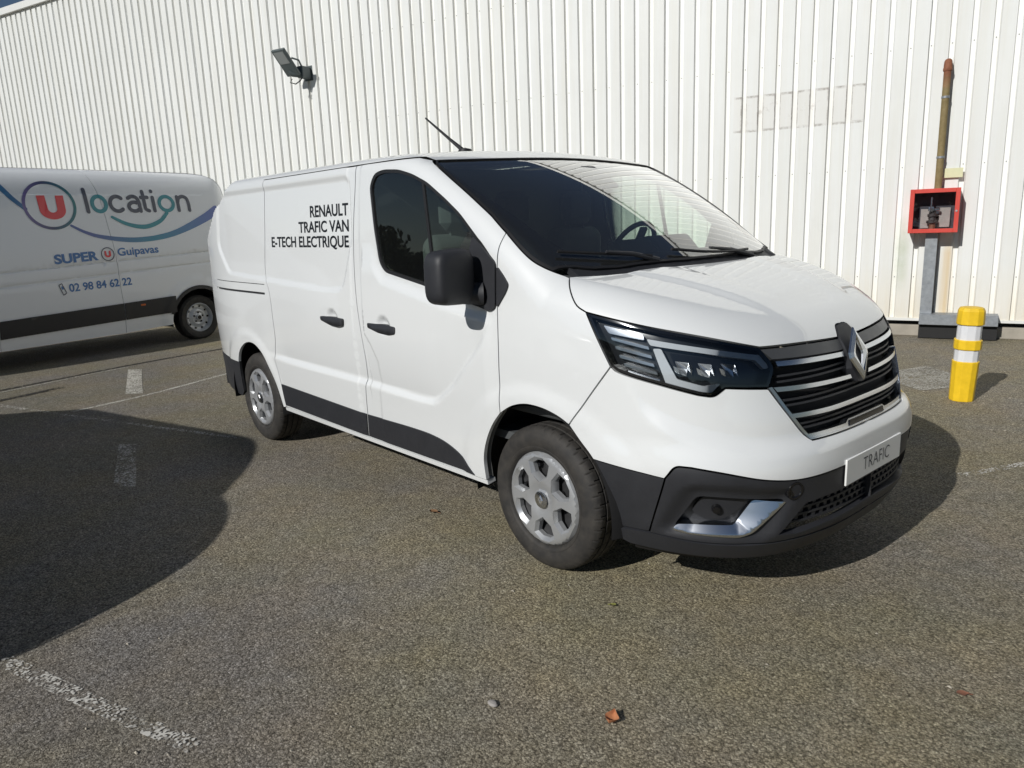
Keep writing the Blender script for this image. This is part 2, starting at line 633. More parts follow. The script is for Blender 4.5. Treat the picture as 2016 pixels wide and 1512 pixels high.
def fit_text(body, x0, x1, z0, z1, bold=0.0, spacing=1.0):
    """lettering scaled to fill a box (cap height z0..z1)"""
    V, F = text_mesh(body, 1.0, 1.0, bold, spacing=spacing)
    lo, hi = V.min(0), V.max(0)
    ref, _ = text_mesh('E', 1.0, 1.0, bold)
    b, t = ref[:, 1].min(), ref[:, 1].max()
    V = np.c_[x0 + (V[:, 0] - lo[0]) / (hi[0] - lo[0]) * (x1 - x0), z0 + (V[:, 1] - b) / (t - b) * (z1 - z0)]
    return V, F

# ------------------------------------------------------------------ pressed shapes of the flank, nose and bonnet
RECESS = rounded([(-3.50, 1.848), (-1.49, 1.852), (-1.485, 1.50), (-1.60, 1.225), (-1.80, 1.213), (-3.33, 1.275), (-3.56, 1.47)], .06)
CREASE = pchip([-2.80, -2.63, -1.23, -.848, -.76, -.709, -.64, -.568, -.47, -.36, -.27, -.2],
               [.748, .733, .714, .704, .708, .723, .765, .815, .91, 1.016, 1.12, 1.22])
BLINE = np.array([(-1.353, 1.898), (-1.373, 1.763), (-1.389, 1.519), (-1.387, 1.270), (-1.382, 1.016), (-1.30, .93), (-1.245, .841), (-1.249, .702), (-1.293, .36)])
BUMPC = pchip([.36, .40, .443, .465, .518, .588, .683, .778, .888, 1.094, 1.272], [.98, .93, .881, .826, .775, .732, .696, .670, .662, .665, .668])


WINQ = [(-1.262, 1.788), (-1.214, 1.852), (-.979, 1.856), (-.732, 1.780), (-.468, 1.622), (-.208, 1.395), (-.208, 1.215), (-.26, 1.193), (-.45, 1.215), (-1.131, 1.335), (-1.185, 1.385), (-1.228, 1.558)]


def D_side(q):
    u, z = q[:, 0], q[:, 1]
    d = np.zeros(len(q))
    m = (u < -1.3) & (z > 1.1)
    if m.any(): d[m] -= .013 * sstep(.02, -.02, sdf(q[m], RECESS))
    m = (u < -.15) & (z < 1.5)
    if m.any():
        uu, zz = u[m], z[m]
        zc = CREASE(uu); sl = (CREASE(uu + .01) - CREASE(uu - .01)) / .02
        dd = (zz - zc) / np.sqrt(1 + sl * sl)
        w = sstep(-2.80, -2.45, uu) * sstep(-.2, -.4, uu)
        d[m] -= .020 * w * np.where(dd > 0, np.exp(-np.maximum(dd, 0) / .17), sstep(-.045, 0, dd))
    for cx in (0.0, -3.098):
        r = np.hypot((u - cx), z - .335)
        d += .011 * (1 - sstep(.475, .56, r)) * (np.abs(u - cx) < .8)
    for cx in (-1.748, -1.15):
        r = np.hypot((u - cx) / .075, (z - 1.050) / .055)
        d -= .020 * (1 - sstep(.35, 1.05, r))
    m = (u > -1.5) & (u < -1.1)
    if m.any():
        bx = np.interp(z[m], BLINE[::-1, 1], BLINE[::-1, 0])
        d[m] -= .004 * sstep(.012, -.012, u[m] - bx)
    m = (u > -1.36) & (u < -.2) & (z < 1.55)
    if m.any():
        d[m] += .013 * sstep(.012, .075, sdf(q[m], WINQ)) * sstep(1.50, 1.30, z[m]) * sstep(-.2, -.3, u[m]) * sstep(.55, .95, z[m])
    m = u > .36
    if m.any():
        dd = z[m] - BUMPC(u[m])
        d[m] += .020 * (1 - sstep(-.012, .075, dd)) * sstep(.38, .55, u[m])
    return d


def D_hood(q):
    x, y = q[:, 0], np.abs(q[:, 1])
    w = .60 - .30 * np.clip((x - .15) / .75, 0, 1)
    k = sstep(.86, .62, x) * sstep(.12, .32, x)
    d = .011 * (1 - sstep(-.035, .035, y - w)) * k
    w2 = .36 - .20 * np.clip((x - .15) / .75, 0, 1)
    d -= .006 * (1 - sstep(-.05, .05, y - w2)) * k
    return d


def ring_pts(loop, d0, d1, n):
    return np.vstack([inset(loop, d) for d in np.linspace(d0, d1, n)])


def build_van():
    root = empty('panel_van')
    P = M['paint']
    # shared lines, (u, height)
    sp = lambda pts, st=.022: spline(pts, st)
    ln = lambda pts, st=.03: line(pts, st)
    door_rear = sp([(-1.409, 1.908), (-1.418, 1.797), (-1.447, 1.603), (-1.459, 1.435), (-1.455, 1.268), (-1.445, 1.16), (-1.415, .963), (-1.400, .823),
                    (-1.410, .725), (-1.428, .603), (-1.438, .509), (-1.464, .352)])
    door_front = sp([(-.190, .722), (-.194, .92), (-.193, .991), (-.195, 1.133), (-.198, 1.25), (-.198, 1.38), (-.197, 1.43), (-.195, 1.47), (-.189, 1.504), (-.186, 1.529)])
    ws_up = sp([(-.186, 1.529), (-.33, 1.623), (-.484, 1.718), (-.64, 1.807), (-.79, 1.888)])
    ws_low = sp([(-.186, 1.529), (-.017, 1.411), (.055, 1.377), (.170, 1.337)])
    arch_f_rear = sp([(-.349, .352), (-.345, .474), (-.305, .576), (-.246, .662), (-.190, .722)])
    arch_f_top = sp([(-.190, .722), (-.110, .767), (-.031, .790), (.032, .793), (.098, .785), (.162, .764), (.204, .740)])
    arch_f_bump = sp([(.204, .740), (.249, .681), (.286, .637), (.303, .613)])
    arch_f_black = sp([(.303, .613), (.352, .501), (.364, .419), (.371, .326), (.386, .286), (.408, .268)])
    hood_shut = sp([(.170, 1.337), (.200, 1.280), (.234, 1.232), (.271, 1.210)], .015)
    lamp_top = sp([(.271, 1.210), (.475, 1.163), (.643, 1.124), (.821, 1.073)])
    lamp_rear = sp([(.271, 1.210), (.32, 1.10), (.364, 1.002)])
    seam_bf = ln([(.364, 1.002), (.204, .740)])
    grille_top = np.vstack([sp([(.821, 1.073), (.985, 1.068), (1.10, 1.062), (1.200, 1.057)])[:-1], rounded_open([(1.200, 1.057), (1.228, 1.100), (UC, 1.104)])])
    # roof rail seam
    us = np.linspace(-4.02, -.86, 110)
    rail = np.c_[us, np.full(len(us), 1.910)]
    i_sl = int(np.argmin(np.abs(us + 2.63)))
    # bonnet seam: where the surface turns from flank to top
    hu = np.concatenate([[.170], np.linspace(.20, UC, 60)])

    def nz(z, u):
        return grad(s_side(np.c_[u, z]))[:, 2] - .62
    hz = bis(lambda z: nz(z, hu), np.full(len(hu), 1.10), np.full(len(hu), 1.34), 18)
    low = np.interp(hu, np.r_[hood_shut[:, 0], lamp_top[1:, 0], grille_top[1:, 0]], np.r_[hood_shut[:, 1], lamp_top[1:, 1], grille_top[1:, 1]])
    hz = np.maximum(hz, low + .012)
    hz[0] = 1.337
    hz[1:5] = np.maximum(hz[1:5], 1.337 - (hu[1:5] - .17) * .25)
    ker = np.ones(5) / 5
    hz[6:-2] = np.convolve(hz, ker, 'same')[6:-2]
    hseam = np.c_[hu, hz]
    # ---- quarter panel, sliding door, front door, wing
    fineq = []
    for (x0, x1, z0, z1, st) in ((-3.6, -1.45, 1.80, 1.90, .014), (-3.6, -1.45, 1.18, 1.36, .014), (-2.75, -.3, .66, .78, .014), (-.75, -.25, .70, 1.15, .016),
                                 (-1.85, -1.05, .98, 1.12, .012), (-1.42, -1.2, .36, 1.9, .012), (-1.25, -.25, 1.08, 1.35, .016), (-3.62, -3.40, 1.35, 1.86, .014), (-1.72, -1.45, 1.2, 1.86, .014)):
        gx, gz_ = np.meshgrid(np.arange(x0, x1, st), np.arange(z0, z1, st)); fineq.append(np.c_[gx.ravel(), gz_.ravel()])
    fineq = np.vstack(fineq)
    _, ui = np.unique(np.round(fineq / .009).astype(int), axis=0, return_index=True)
    fineq = fineq[ui]
    slide_rear = sp([(us[i_sl], 1.910), (-2.66, 1.60), (-2.685, 1.275), (-2.64, 1.21), (-2.612, 1.146), (-2.597, .856), (-2.625, .760)])
    arch_r_front = sp([(-2.625, .70), (-2.62, .66)], .02)
    # rear arch as a true curve
    arch_r = sp([(-3.345, .352), (-3.315, .574), (-3.254, .677), (-3.146, .747), (-3.041, .775), (-2.933, .769), (-2.82, .713), (-2.747, .632), (-2.68, .543), (-2.64, .458), (-2.615, .345)])
    k_b = int(np.argmin(np.abs(arch_r[:, 1] - .587) + (arch_r[:, 0] > -3.1) * 9))
    door_low_r = sp([(-2.625, .760), (-2.640, .70), (-2.613, .60), (-2.592, .50), (-2.582, .40), (-2.578, .352)])
    sl_hole = rounded([(-3.70, 1.141), (-2.69, 1.141), (-2.69, 1.156), (-3.70, 1.156)], .006)
    sl_hole2 = rounded([(-3.70, 1.2095), (-2.69, 1.2095), (-2.69, 1.2145), (-3.70, 1.2145)], .002)
    q_loop = [(rail[:i_sl + 1], False), (slide_rear, True), (door_low_r, True), (ln([(-2.578, .352), (-2.615, .345)]), True), (arch_r[::-1][:len(arch_r) - k_b], True),
              (ln([tuple(arch_r[k_b]), (-4.02, .597)]), True), (ln([(-4.02, .597), (-4.02, 1.910)], .03), False)]
    A_quarter = panel(q_loop, D=D_side, fine=fineq, holes=(line(sl_hole, .03, True), line(sl_hole2, .03, True)))
    sd_loop = [(ln([(us[i_sl], 1.908), (-1.409, 1.908)]), True), (door_rear, True), (ln([(-1.464, .352), (-2.578, .352)]), True), (door_low_r[::-1], True), (slide_rear[::-1], True)]
    A_slide = panel(sd_loop, D=D_side, fine=fineq)
    WIN = rounded([(-1.262, 1.788), (-1.214, 1.852), (-1.123, 1.866), (-.979, 1.856), (-.855, 1.826), (-.732, 1.780), (-.584, 1.696), (-.468, 1.622), (-.343, 1.516), (-.255, 1.440),
                   (-.208, 1.395), (-.208, 1.215), (-.26, 1.193), (-.45, 1.215), (-.78, 1.280), (-1.131, 1.335), (-1.185, 1.385), (-1.228, 1.558)], .035, 3)
    WIN = line(WIN, .025, True)
    fd_loop = [(ln([(-1.409, 1.908), (-.86, 1.905)]), True), (ln([(-.86, 1.905), (-.79, 1.888)]), True), (ws_up[::-1], True), (door_front[::-1], True), (arch_f_rear[::-1], True),
               (ln([(-.349, .352), (-1.464, .352)]), True), (door_rear[::-1], True)]
    A_door = panel(fd_loop, D=D_side, fine=fineq, holes=(WIN,))
    A_wing = panel([(door_front, True), (ws_low, True), (hood_shut, True), (lamp_rear, True), (seam_bf, True), (arch_f_top[::-1], True)], D=D_side, h=.03)
    A_sill = panel([(ln([(-2.60, .322), (-.35, .322)]), True), (ln([(-.35, .322), (-.352, .349)]), True), (ln([(-.352, .349), (-2.60, .349)]), True), (ln([(-2.60, .349), (-2.60, .322)]), True)], h=.03, off=.004, skirt=.05)
    # ---- roof (top view)
    railP = s_side(rail)
    cornerP = s_side(np.array([[-.79, 1.888]]))[0]
    yy = np.linspace(-cornerP[1], cornerP[1], 61)[::-1]
    ws_top = np.c_[-.69 + (cornerP[0] + .69) * np.abs(yy / cornerP[1]) ** 2.4, yy]
    rright = np.vstack([railP[:, :2], cornerP[None, :2]])
    rleft = rright[::-1] * [1, -1]
    A_roof = panel([(rright, False), (ws_top, True), (rleft, False), (line([(rleft[-1][0], rleft[-1][1]), (rright[0][0], rright[0][1])], .05), False)], surf=s_top, h=.05, skirt=.02)
    # ---- rear end: bounded by the flanks and the roof
    zz = np.linspace(.30, 1.91, 40)
    rr = s_side(np.c_[np.full(40, -4.02), zz])
    ry = [(p[1], p[2]) for p in rr]
    rt = s_top(np.c_[np.full(41, -4.02), np.linspace(rr[-1][1], -rr[-1][1], 41)])
    rl = [(-p[1], p[2]) for p in rr[::-1]]

    def s_rear(q):
        y, z = q[:, 0], q[:, 1]
        x = -bis(lambda t: bodyF(-t, y, z), np.full(len(y), 1.5), np.full(len(y), 4.3))
        return np.c_[x, y, z]
    loop = [(np.array(ry), False), (np.array([(p[1], p[2]) for p in rt]), False), (np.array(rl), False), (line([rl[-1], ry[0]], .05), True)]
    A_rear = panel(loop, surf=s_rear, h=.06, skirt=.0)
    V, F, N = A_rear; N = grad(V); A_rear = (V, F, N)
    body = emit('body_shell', join(A_quarter, mirror(A_quarter), A_roof, A_rear), P, root)
    # left-hand pieces too
    fd = both('front_door', A_door, P, (root, root))
    sd = both('sliding_door', A_slide, P, (root, root))
    both('front_wing', A_wing, P, (root, root))
    both('sill', A_sill, P, (root, root))
    # rear bumper corner
    A_rb = panel([(ln([(-4.02, .597), tuple(arch_r[k_b])]), True), (arch_r[:k_b + 1][::-1], True), (ln([(-3.345, .352), (-3.42, .30), (-4.02, .30)]), True), (ln([(-4.02, .30), (-4.02, .597)]), False)], off=.004)
    both('rear_bumper', A_rb, M['black'], (root, root))
    # slots behind the sliding door rail
    A = panel([(ln([(-3.72, 1.13), (-2.67, 1.13)]), True), (ln([(-2.67, 1.13), (-2.67, 1.225)]), True), (ln([(-2.67, 1.225), (-3.72, 1.225)]), True), (ln([(-3.72, 1.225), (-3.72, 1.13)]), True)], off=-.016, skirt=.0)
    both('door_rail', A, M['rubber'], (root, root))
    # ---- bonnet
    hp = s_side(hseam)
    hl = [(hood_shut, True), (lamp_top, True), (grille_top, True), (line([tuple(grille_top[-1]), tuple(hseam[-1])], .02), False), (hseam[::-1], False)]
    A_hflank = panel(hl, h=.025, skirt=.02)
    rear_y = np.linspace(hp[0][1], -hp[0][1], 49)
    rear_x = np.interp(np.abs(rear_y), [0, .15, .293, .346, .571, .707, .832], [.288, .284, .268, .262, .232, .192, .122])
    rear_e = np.c_[rear_x, rear_y]; rear_e[0] = hp[0][:2]; rear_e[-1] = hp[0][:2] * [1, -1]
    hr = hp[:, :2].copy(); hr[-1, 1] = 0
    gx, gy = np.meshgrid(np.arange(.1, 1.0, .02), np.arange(-.85, .86, .02))
    A_htop = panel([(rear_e[::-1], True), (hr, False), (hr[::-1] * [1, -1], False)], surf=s_top, h=.03, skirt=.02, D=D_hood, fine=np.c_[gx.ravel(), gy.ravel()])
    emit('bonnet', join(A_hflank, mirror(A_hflank), A_htop), P, root)
    # ---- windscreen, frit, cowl
    edge = s_side(np.vstack([ws_up[::-1], ws_low[1:]]))[:, :2]
    glass_low = rear_e - [.062, 0]
    cut = int(np.argmin(np.abs(edge[:, 0] - (glass_low[0, 0])) + (edge[:, 1] > -.8) * 9))
    er = edge[:cut + 1]
    gl_e = glass_low[2:-2]
    ws_loop = [(er, True), (line([tuple(er[-1]), tuple(gl_e[0])], .03), True), (gl_e, True), (line([tuple(gl_e[-1]), (er[-1][0], -er[-1][1])], .03), True), (er[::-1] * [1, -1], True),
               (np.vstack([er[0] * [1, -1], ws_top[::-1][1:-1], er[0]]), True)]
    flat = np.vstack([c[:-1] for c, _ in ws_loop])
    wsc = emit('windscreen', panel(ws_loop, surf=s_top, h=.05, skirt=.0, off=-.004, gap=.004), M['ws'], root)
    full = np.vstack([c[:-1] for c, _ in ws_loop] + [ws_loop[0][0][:1]])
    emit('windscreen_seal', panel([(full, True)], surf=s_top, h=.05, skirt=.01, off=.002, gap=.002, holes=(inset(flat, .013),), hole_skirt=False), M['rubber'], wsc)
    inn = inset(flat, .030)
    low = sstep(-.7, .25, inn[:, 0]) * sstep(.45, .8, np.abs(inn[:, 1]))
    inn[:, 1] -= np.sign(inn[:, 1]) * .15 * low
    emit('windscreen_frit', panel([(full, True)], surf=s_top, h=.05, skirt=0, off=-.007, gap=.004, holes=(inn,), hole_skirt=False), M['gloss'], wsc)
    cl = np.vstack([rear_e - [.13, 0], rear_e[::-1] + [.03, 0]])
    cl = cl[(np.abs(cl[:, 1]) < .815)]
    emit('cowl', panel([(np.vstack([cl, cl[:1]]), True)], surf=s_top, h=.05, skirt=.03, off=-.010, gap=0), M['black'], root)
    b = MB(); b.box(-.035, .035, -.06, .06, -.03, .0, .008)
    c_ = s_top(np.array([[-.50, .05]]))[0]; o = b.build('rain_sensor', M['cabdark'], wsc); o.location = (c_[0], c_[1], c_[2] - .012); o.rotation_euler = (0, R(31), 0); o.scale = (3.4, 1.0, 1.0)
    # wipers
    for pts, arm in ((((.02, -.80), (.09, -.64), (.14, -.50), (.185, -.36)), ((.19, -.32), (.12, -.60))), (((.175, -.20), (.215, .02), (.215, .25), (.19, .43)), ((.20, .46), (.215, .05)))):
        pp = s_top(np.array(pts)); pp[:, 2] += .022
        w = MB(); w.tube([tuple(p) for p in spline(pp, .05)], .0075, 6)
        o = w.build('wiper_blade', M['rubber'], root, smooth=True)
        ap = s_top(np.array(arm)); ap[:, 2] += .04; ap[0, 2] -= .04
        w = MB(); w.tube([tuple(ap[0]), tuple(.5 * (ap[0] + ap[1]) + [0, 0, .01]), tuple(ap[1])], [.014, .010, .006], 8)
        w.build('wiper_arm', M['black'], o, smooth=True)
    # ---- front bumper (white), lower bumper (black)
    bl = [(seam_bf[::-1], True), (sp([(.364, 1.002), (.379, .987), (.529, .938), (.625, .907)]), True), (rounded_open([(.625, .907), (.668, .899), (.701, .932)]), True),
          (ln([(.701, .932), (.827, .920)]), True), (sp([(.827, .920), (.874, .833), (.933, .732), (.958, .704)]), True), (ln([(.958, .704), (1.10, .702), (UC, .700)]), True),
          (ln([(UC, .700), (UC, .577)]), False), (sp([(UC, .577), (1.088, .576), (.883, .577), (.799, .589), (.677, .621), (.60, .636)]), True),
          (rounded_open([(.60, .636), (.558, .638), (.531, .587)]), True), (ln([(.531, .587), (.303, .613)]), True), (arch_f_bump[::-1], True)]
    gx, gz_ = np.meshgrid(np.arange(.35, 1.272, .016), np.arange(.57, 1.0, .016))
    A = panel(bl, D=D_side, h=.03, fine=np.c_[gx.ravel(), gz_.ravel()])
    bumper = emit('front_bumper', join(A, mirror(A)), P, root)
    fog_hole = rounded([(.557, .368), (.615, .515), (.69, .512), (.866, .492), (.775, .362), (.742, .344), (.60, .350)], .02, 3)
    grl_hole = line([(.845, .352), (.925, .468), (1.0, .473), (UC - .003, .476), (UC - .003, .372), (1.0, .358), (.90, .346)], .03, True)
    # black part in two pieces: corner piece behind the crease, front piece
    bk_front = [(ln([(.492, .340), (.531, .587)]), True), (rounded_open([(.531, .587), (.558, .636), (.60, .634)]), True), (sp([(.60, .634), (.677, .619), (.799, .587), (.883, .575), (1.088, .574), (UC, .575)]), True),
                (ln([(UC, .575), (UC, .335)]), False), (sp([(UC, .335), (1.0, .330), (.80, .318), (.62, .322), (.492, .340)]), True)]

    def D_black(q):
        d = D_side(q) * .6
        r = sdf(q, rounded([(.535, .36), (.600, .548), (.70, .545), (.87, .515), (.80, .34)], .03, 3))
        d -= .024 * sstep(.035, -.02, r)
        return d
    gx, gz_ = np.meshgrid(np.arange(.48, .93, .013), np.arange(.32, .64, .013))
    A = panel(bk_front, D=D_black, h=.03, holes=(line(fog_hole, .02, True), grl_hole), fine=np.c_[gx.ravel(), gz_.ravel()], off=.003, skirt=.03)
    emit('lower_bumper', join(A, mirror(A)), M['black'], root)
    A = panel([(ln([(.303, .611), (.531, .585)]), True), (ln([(.531, .585), (.492, .340)]), True), (ln([(.492, .340), (.372, .330)]), True), (arch_f_black[::-1][(arch_f_black[::-1][:, 1] > .335)], True),
               ], off=-.002, D=lambda q: D_side(q) * .6)
    both('bumper_corner', A, M['black'], (bumper, bumper))
    A = panel([(sp([(.372, .328), (.492, .338), (.62, .320), (.80, .316), (1.0, .328), (UC, .333)]), True), (ln([(UC, .333), (UC, .258)]), False), (sp([(UC, .258), (1.0, .250), (.80, .240), (.60, .250), (.43, .262)]), True), (sp([(.43, .262), (.39, .285), (.372, .328)]), True)],
              off=.016, skirt=.05)
    emit('bumper_lip', join(A, mirror(A)), M['black'], bumper)
    A = panel([(sp([(.43, .266), (.60, .254), (.80, .244), (1.0, .254), (UC, .262)]), True), (ln([(UC, .262), (UC, .205)]), False), (sp([(UC, .205), (1.0, .205), (.8, .205), (.6, .208), (.44, .218)]), True), (ln([(.44, .218), (.43, .266)]), True)], off=-.012, skirt=.05)
    emit('air_dam', join(A, mirror(A)), M['rubber'], bumper)
    # fog lamp pocket
    A = panel([(line(np.vstack([fog_hole, fog_hole[:1]]), .02), True)], off=-.055, skirt=.0, gap=-.012)
    pk = both('fog_pocket', A, M['black'], (bumper, bumper))
    cC = rounded([(.556, .360), (.565, .381), (.725, .383), (.778, .480), (.864, .487), (.772, .361), (.738, .343), (.60, .349)], .012, 3)
    outl = [(.556, .360), (.60, .347), (.738, .341), (.772, .359), (.868, .490)]
    gx, gz_ = np.meshgrid(np.arange(.54, .88, .009), np.arange(.33, .50, .009))
    A = panel([(line(np.vstack([cC, cC[:1]]), .02), True)], off=.006, skirt=.04, gap=0, fine=np.c_[gx.ravel(), gz_.ravel()], D=lambda q: -.85 * np.maximum(seg_dist(q, outl, False) - .008, 0))
    both('fog_trim', A, M['satinchrome'], (bumper, bumper))
    cU = rounded([(.60, .43), (.63, .50), (.755, .495), (.745, .455), (.70, .405), (.64, .40)], .02, 3)
    A = panel([(line(np.vstack([cU, cU[:1]]), .02), True)], off=-.035, skirt=.03, gap=0)
    both('fog_housing', A, M['black'], (bumper, bumper))
    c = s_side(np.array([[.672, .452]]))[0]; n = grad(c[None])[0]
    for sy in (1, -1):
        b = MB(); b.lathe([(.0, .003), (.015, .001), (.019, -.008), (.019, -.03)], 20)
        q = Vector((n[0], n[1] * sy, n[2])).to_track_quat('Z', 'Y').to_euler()
        b.build('fog_lamp', M['gloss'], bumper, True, loc=Vector((c[0] - n[0] * .018, (c[1] - n[1] * .018) * sy, c[2])), rot=q)
    c = s_side(np.array([[.881, .530]]))[0]; n = grad(c[None])[0]
    for sy in (1, -1):
        b = MB(); b.lathe([(.0, .002), (.026, .002), (.030, .008), (.036, .008), (.038, .0), (.038, -.02)], 24)
        q = Vector((n[0], n[1] * sy, n[2])).to_track_quat('Z', 'Y').to_euler()
        b.build('tow_eye_cover', M['gloss'], bumper, True, loc=Vector((c[0] + n[0] * .010, (c[1] + n[1] * .010) * sy, c[2])), rot=q)
    # lower grille: dark back and staggered bars
    gp = rounded([(.835, .335), (.915, .485), (1.10, .490), (1.60, .490), (1.60, .35), (1.0, .340)], .01, 2)
    gp = gp[gp[:, 0] < UC + .001]
    lg = [(ln([(UC, .350), (1.0, .340), (.835, .335), (.915, .485), (1.10, .490), (UC, .490)][::-1]), True), (ln([(UC, .350), (UC, .490)]), False)]
    A = panel(lg, off=-.05, skirt=.0, gap=0)
    lgr = emit('lower_grille', join(A, mirror(A)), M['rubber'], root)
    for i, zc in enumerate((.385, .412, .439)):
        x0 = .875 + (zc - .36) * .55
        bar = [(ln([(x0, zc - .0045), (UC, zc - .0045)]), True), (ln([(UC, zc - .0045), (UC, zc + .0045)]), False), (ln([(UC, zc + .0045), (x0, zc + .0045)]), True), (ln([(x0, zc + .0045), (x0, zc - .0045)]), True)]
        A = panel(bar, off=-.006, skirt=.025, gap=0, h=.02)
        emit('grille_bar', join(A, mirror(A)), M['black'], lgr)
        parts = []
        for k in range(12):
            uc = UC - .02 - .034 * k - (.017 if i % 2 else 0)
            if uc < x0 + .02: break
            tab = [(uc - .006, zc + .004), (uc + .006, zc + .004), (uc + .009, zc + .0225), (uc - .009, zc + .0225)]
            B = panel([(line(tab + tab[:1], .03), True)], off=-.010, skirt=.02, gap=0, h=.05)
            parts += [B, mirror(B)]
        emit('grille_web', join(*parts), M['black'], lgr)['kind'] = 'stuff'
    # ---- headlamps
    LAMP = np.vstack([lamp_rear[::-1][:-1], lamp_top[:-1], rounded_open([(.821, 1.073), (.858, 1.001), (.830, .924)])[:-1], ln([(.830, .924), (.701, .934)])[:-1],
                      rounded_open([(.701, .934), (.668, .901), (.625, .909)])[:-1], sp([(.625, .909), (.529, .940), (.379, .989), (.364, 1.002)])[:-1]])
    LC = np.vstack([LAMP, LAMP[:1]])
    A = panel([(LC, True)], off=-.045, skirt=0, gap=.004, h=.03)
    hlamp = both('headlamp', A, M['lampblack'], (root, root))
    A = panel([(LC, True)], off=.001, skirt=.012, gap=.004, h=.03)
    both('lamp_cover', A, M['lens'], hlamp)
    A = panel([(LC, True)], off=-.0005, skirt=.045, gap=.003, h=.03, holes=(inset(LAMP, .013),))
    both('lamp_rim', A, M['gloss'], hlamp)

    def lpart(name, poly, off, sk, mat, rnd=.006):
        q = rounded(poly, rnd, 2)
        B = panel([(line(np.vstack([q, q[:1]]), .02), True)], off=off, skirt=sk, gap=0, h=.02)
        both(name, B, mat, hlamp)
    lpart('daytime_light', [(.479, 1.117), (.596, 1.094), (.823, 1.048), (.845, 1.000), (.825, .995), (.800, 1.032), (.626, 1.068), (.489, 1.092)], -.012, .02, M['ledgrey'])
    lpart('daytime_light', [(.497, 1.080), (.522, 1.080), (.566, .966), (.641, .940), (.690, .950), (.663, .916), (.622, .921), (.535, .942)], -.014, .02, M['ledgrey'])
    for a, b in (((.357, 1.118), (.482, 1.087)), ((.371, 1.083), (.490, 1.054)), ((.385, 1.050), (.497, 1.022)), ((.400, 1.018), (.506, .990)), ((.415, .992), (.515, .962))):
        lpart('lamp_fin', [a, b, (b[0] + .003, b[1] - .012), (a[0] + .004, a[1] - .012)], -.022, .02, M['satinchrome'], .003)
    lpart('turn_reflector', [(.330, 1.165), (.466, 1.134), (.470, 1.112), (.350, 1.133)], -.022, .02, M['satinchrome'])
    rnd = random.Random(3)
    for (cx, cz, w_) in ((.585, 1.006, 1.0), (.652, 1.000, .95), (.722, .998, 1.0)):
        quads = (((-.024, .030, -.034), (.016, .024, -.020), (.012, .000, -.036), (-.018, .004, -.022)), ((.016, .024, -.020), (.030, .010, -.036), (.022, -.024, -.018), (.012, .000, -.036)),
                 ((-.018, .004, -.022), (.012, .000, -.036), (.008, -.028, -.020), (-.012, -.022, -.036)), ((-.030, .012, -.030), (-.018, .004, -.022), (-.012, -.022, -.036), (-.026, -.014, -.026)))
        for k_, qd in enumerate(quads):
            uvq = np.array([(cx + a_ * w_, cz + b_) for a_, b_, o_ in qd]); pq = s_side(uvq); nq = grad(pq)
            V_ = pq + nq * np.array([o_ for _, _, o_ in qd])[:, None]
            for sy, hl_ in ((1, hlamp[0]), (-1, hlamp[1])):
                mesh_obj('reflector', V_ * [1, sy, 1], [(0, 1, 2), (0, 2, 3)], M['chrome'] if k_ != 1 else M['satinchrome'], hl_, smooth=False)
    lpart('lamp_mask', [(.545, 1.066), (.77, 1.030), (.80, .968), (.70, .955), (.575, .966)], -.038, .01, M['gloss'])
    # ---- grille
    GL = [(grille_top[::-1], True), (rounded_open([(.821, 1.073), (.860, 1.001), (.832, .924)]), True), (sp([(.832, .924), (.874, .833), (.933, .732), (.958, .706)]), True), (ln([(.958, .706), (UC, .702)]), True), (ln([(UC, .702), (UC, 1.104)]), False)]
    A = panel(GL, off=-.055, skirt=0, gap=.002, h=.03)
    grille = emit('grille', join(A, mirror(A)), M['liner'], root)

    def gpart(name, pts, off, sk, mat, parent=grille, sym=False):
        """closed polygon on the right half; last edge may lie on the centre line"""
        q = np.array(pts, float)
        ch = []
        for i in range(len(q)):
            a, b = q[i], q[(i + 1) % len(q)]
            ch.append((line([a, b], .02), not (abs(a[0] - UC) < 1e-6 and abs(b[0] - UC) < 1e-6)))
        B = panel(ch, off=off, skirt=sk, gap=0, h=.02)
        if sym: return both(name, B, mat, (parent, parent))
        return emit(name, join(B, mirror(B)), mat, parent)
    gpart('grille_band', [(.825, 1.066), (.985, 1.062), (1.196, 1.052), (UC, 1.05), (UC, 1.012), (1.17, 1.012), (.857, 1.028)], -.006, .05, M['band'])
    gpart('slat', [(.862, 1.018), (1.190, 1.003), (1.198, .985), (.866, 1.000)], -.001, .03, M['satinchrome'], sym=True)
    gpart('slat', [(.845, .923), (1.205, .908), (1.212, .892), (.856, .905)], -.001, .03, M['satinchrome'], sym=True)
    gpart('slat', [(.893, .816), (1.06, .812), (UC, .812), (UC, .794), (1.06, .794), (.901, .799)], -.001, .03, M['satinchrome'])
    for z in (.962, .940, .868, .848, .770, .752):
        x0 = .868 if z > .93 else (.880 if z > .84 else .93)
        gpart('slat', [(x0, z + .004), (UC, z + .004), (UC, z - .004), (x0 + .004, z - .004)], -.022, .025, M['black'])
    gpart('grille_trim', [(.945, .729), (1.135, .727), (1.150, .740), (UC, .740), (UC, .7065), (.964, .7085)], -.001, .03, M['satinchrome'])
    gpart('radar_cover', [(1.154, .735), (UC, .735), (UC, .711), (1.150, .711)], .003, .02, M['gloss'])
    A = panel([(sp([(.827, .924), (.874, .835), (.933, .734), (.956, .7075)]), True), (ln([(.956, .7075), (UC, .703)]), True), (ln([(UC, .703), (UC, .707)]), False), (ln([(UC, .707), (.963, .7125)]), True), (sp([(.963, .7125), (.943, .737), (.884, .838), (.838, .926)]), True), (ln([(.838, .926), (.827, .924)]), True)], off=.003, skirt=.03, gap=0, h=.02)
    emit('grille_frame', join(A, mirror(A)), M['satinchrome'], grille)
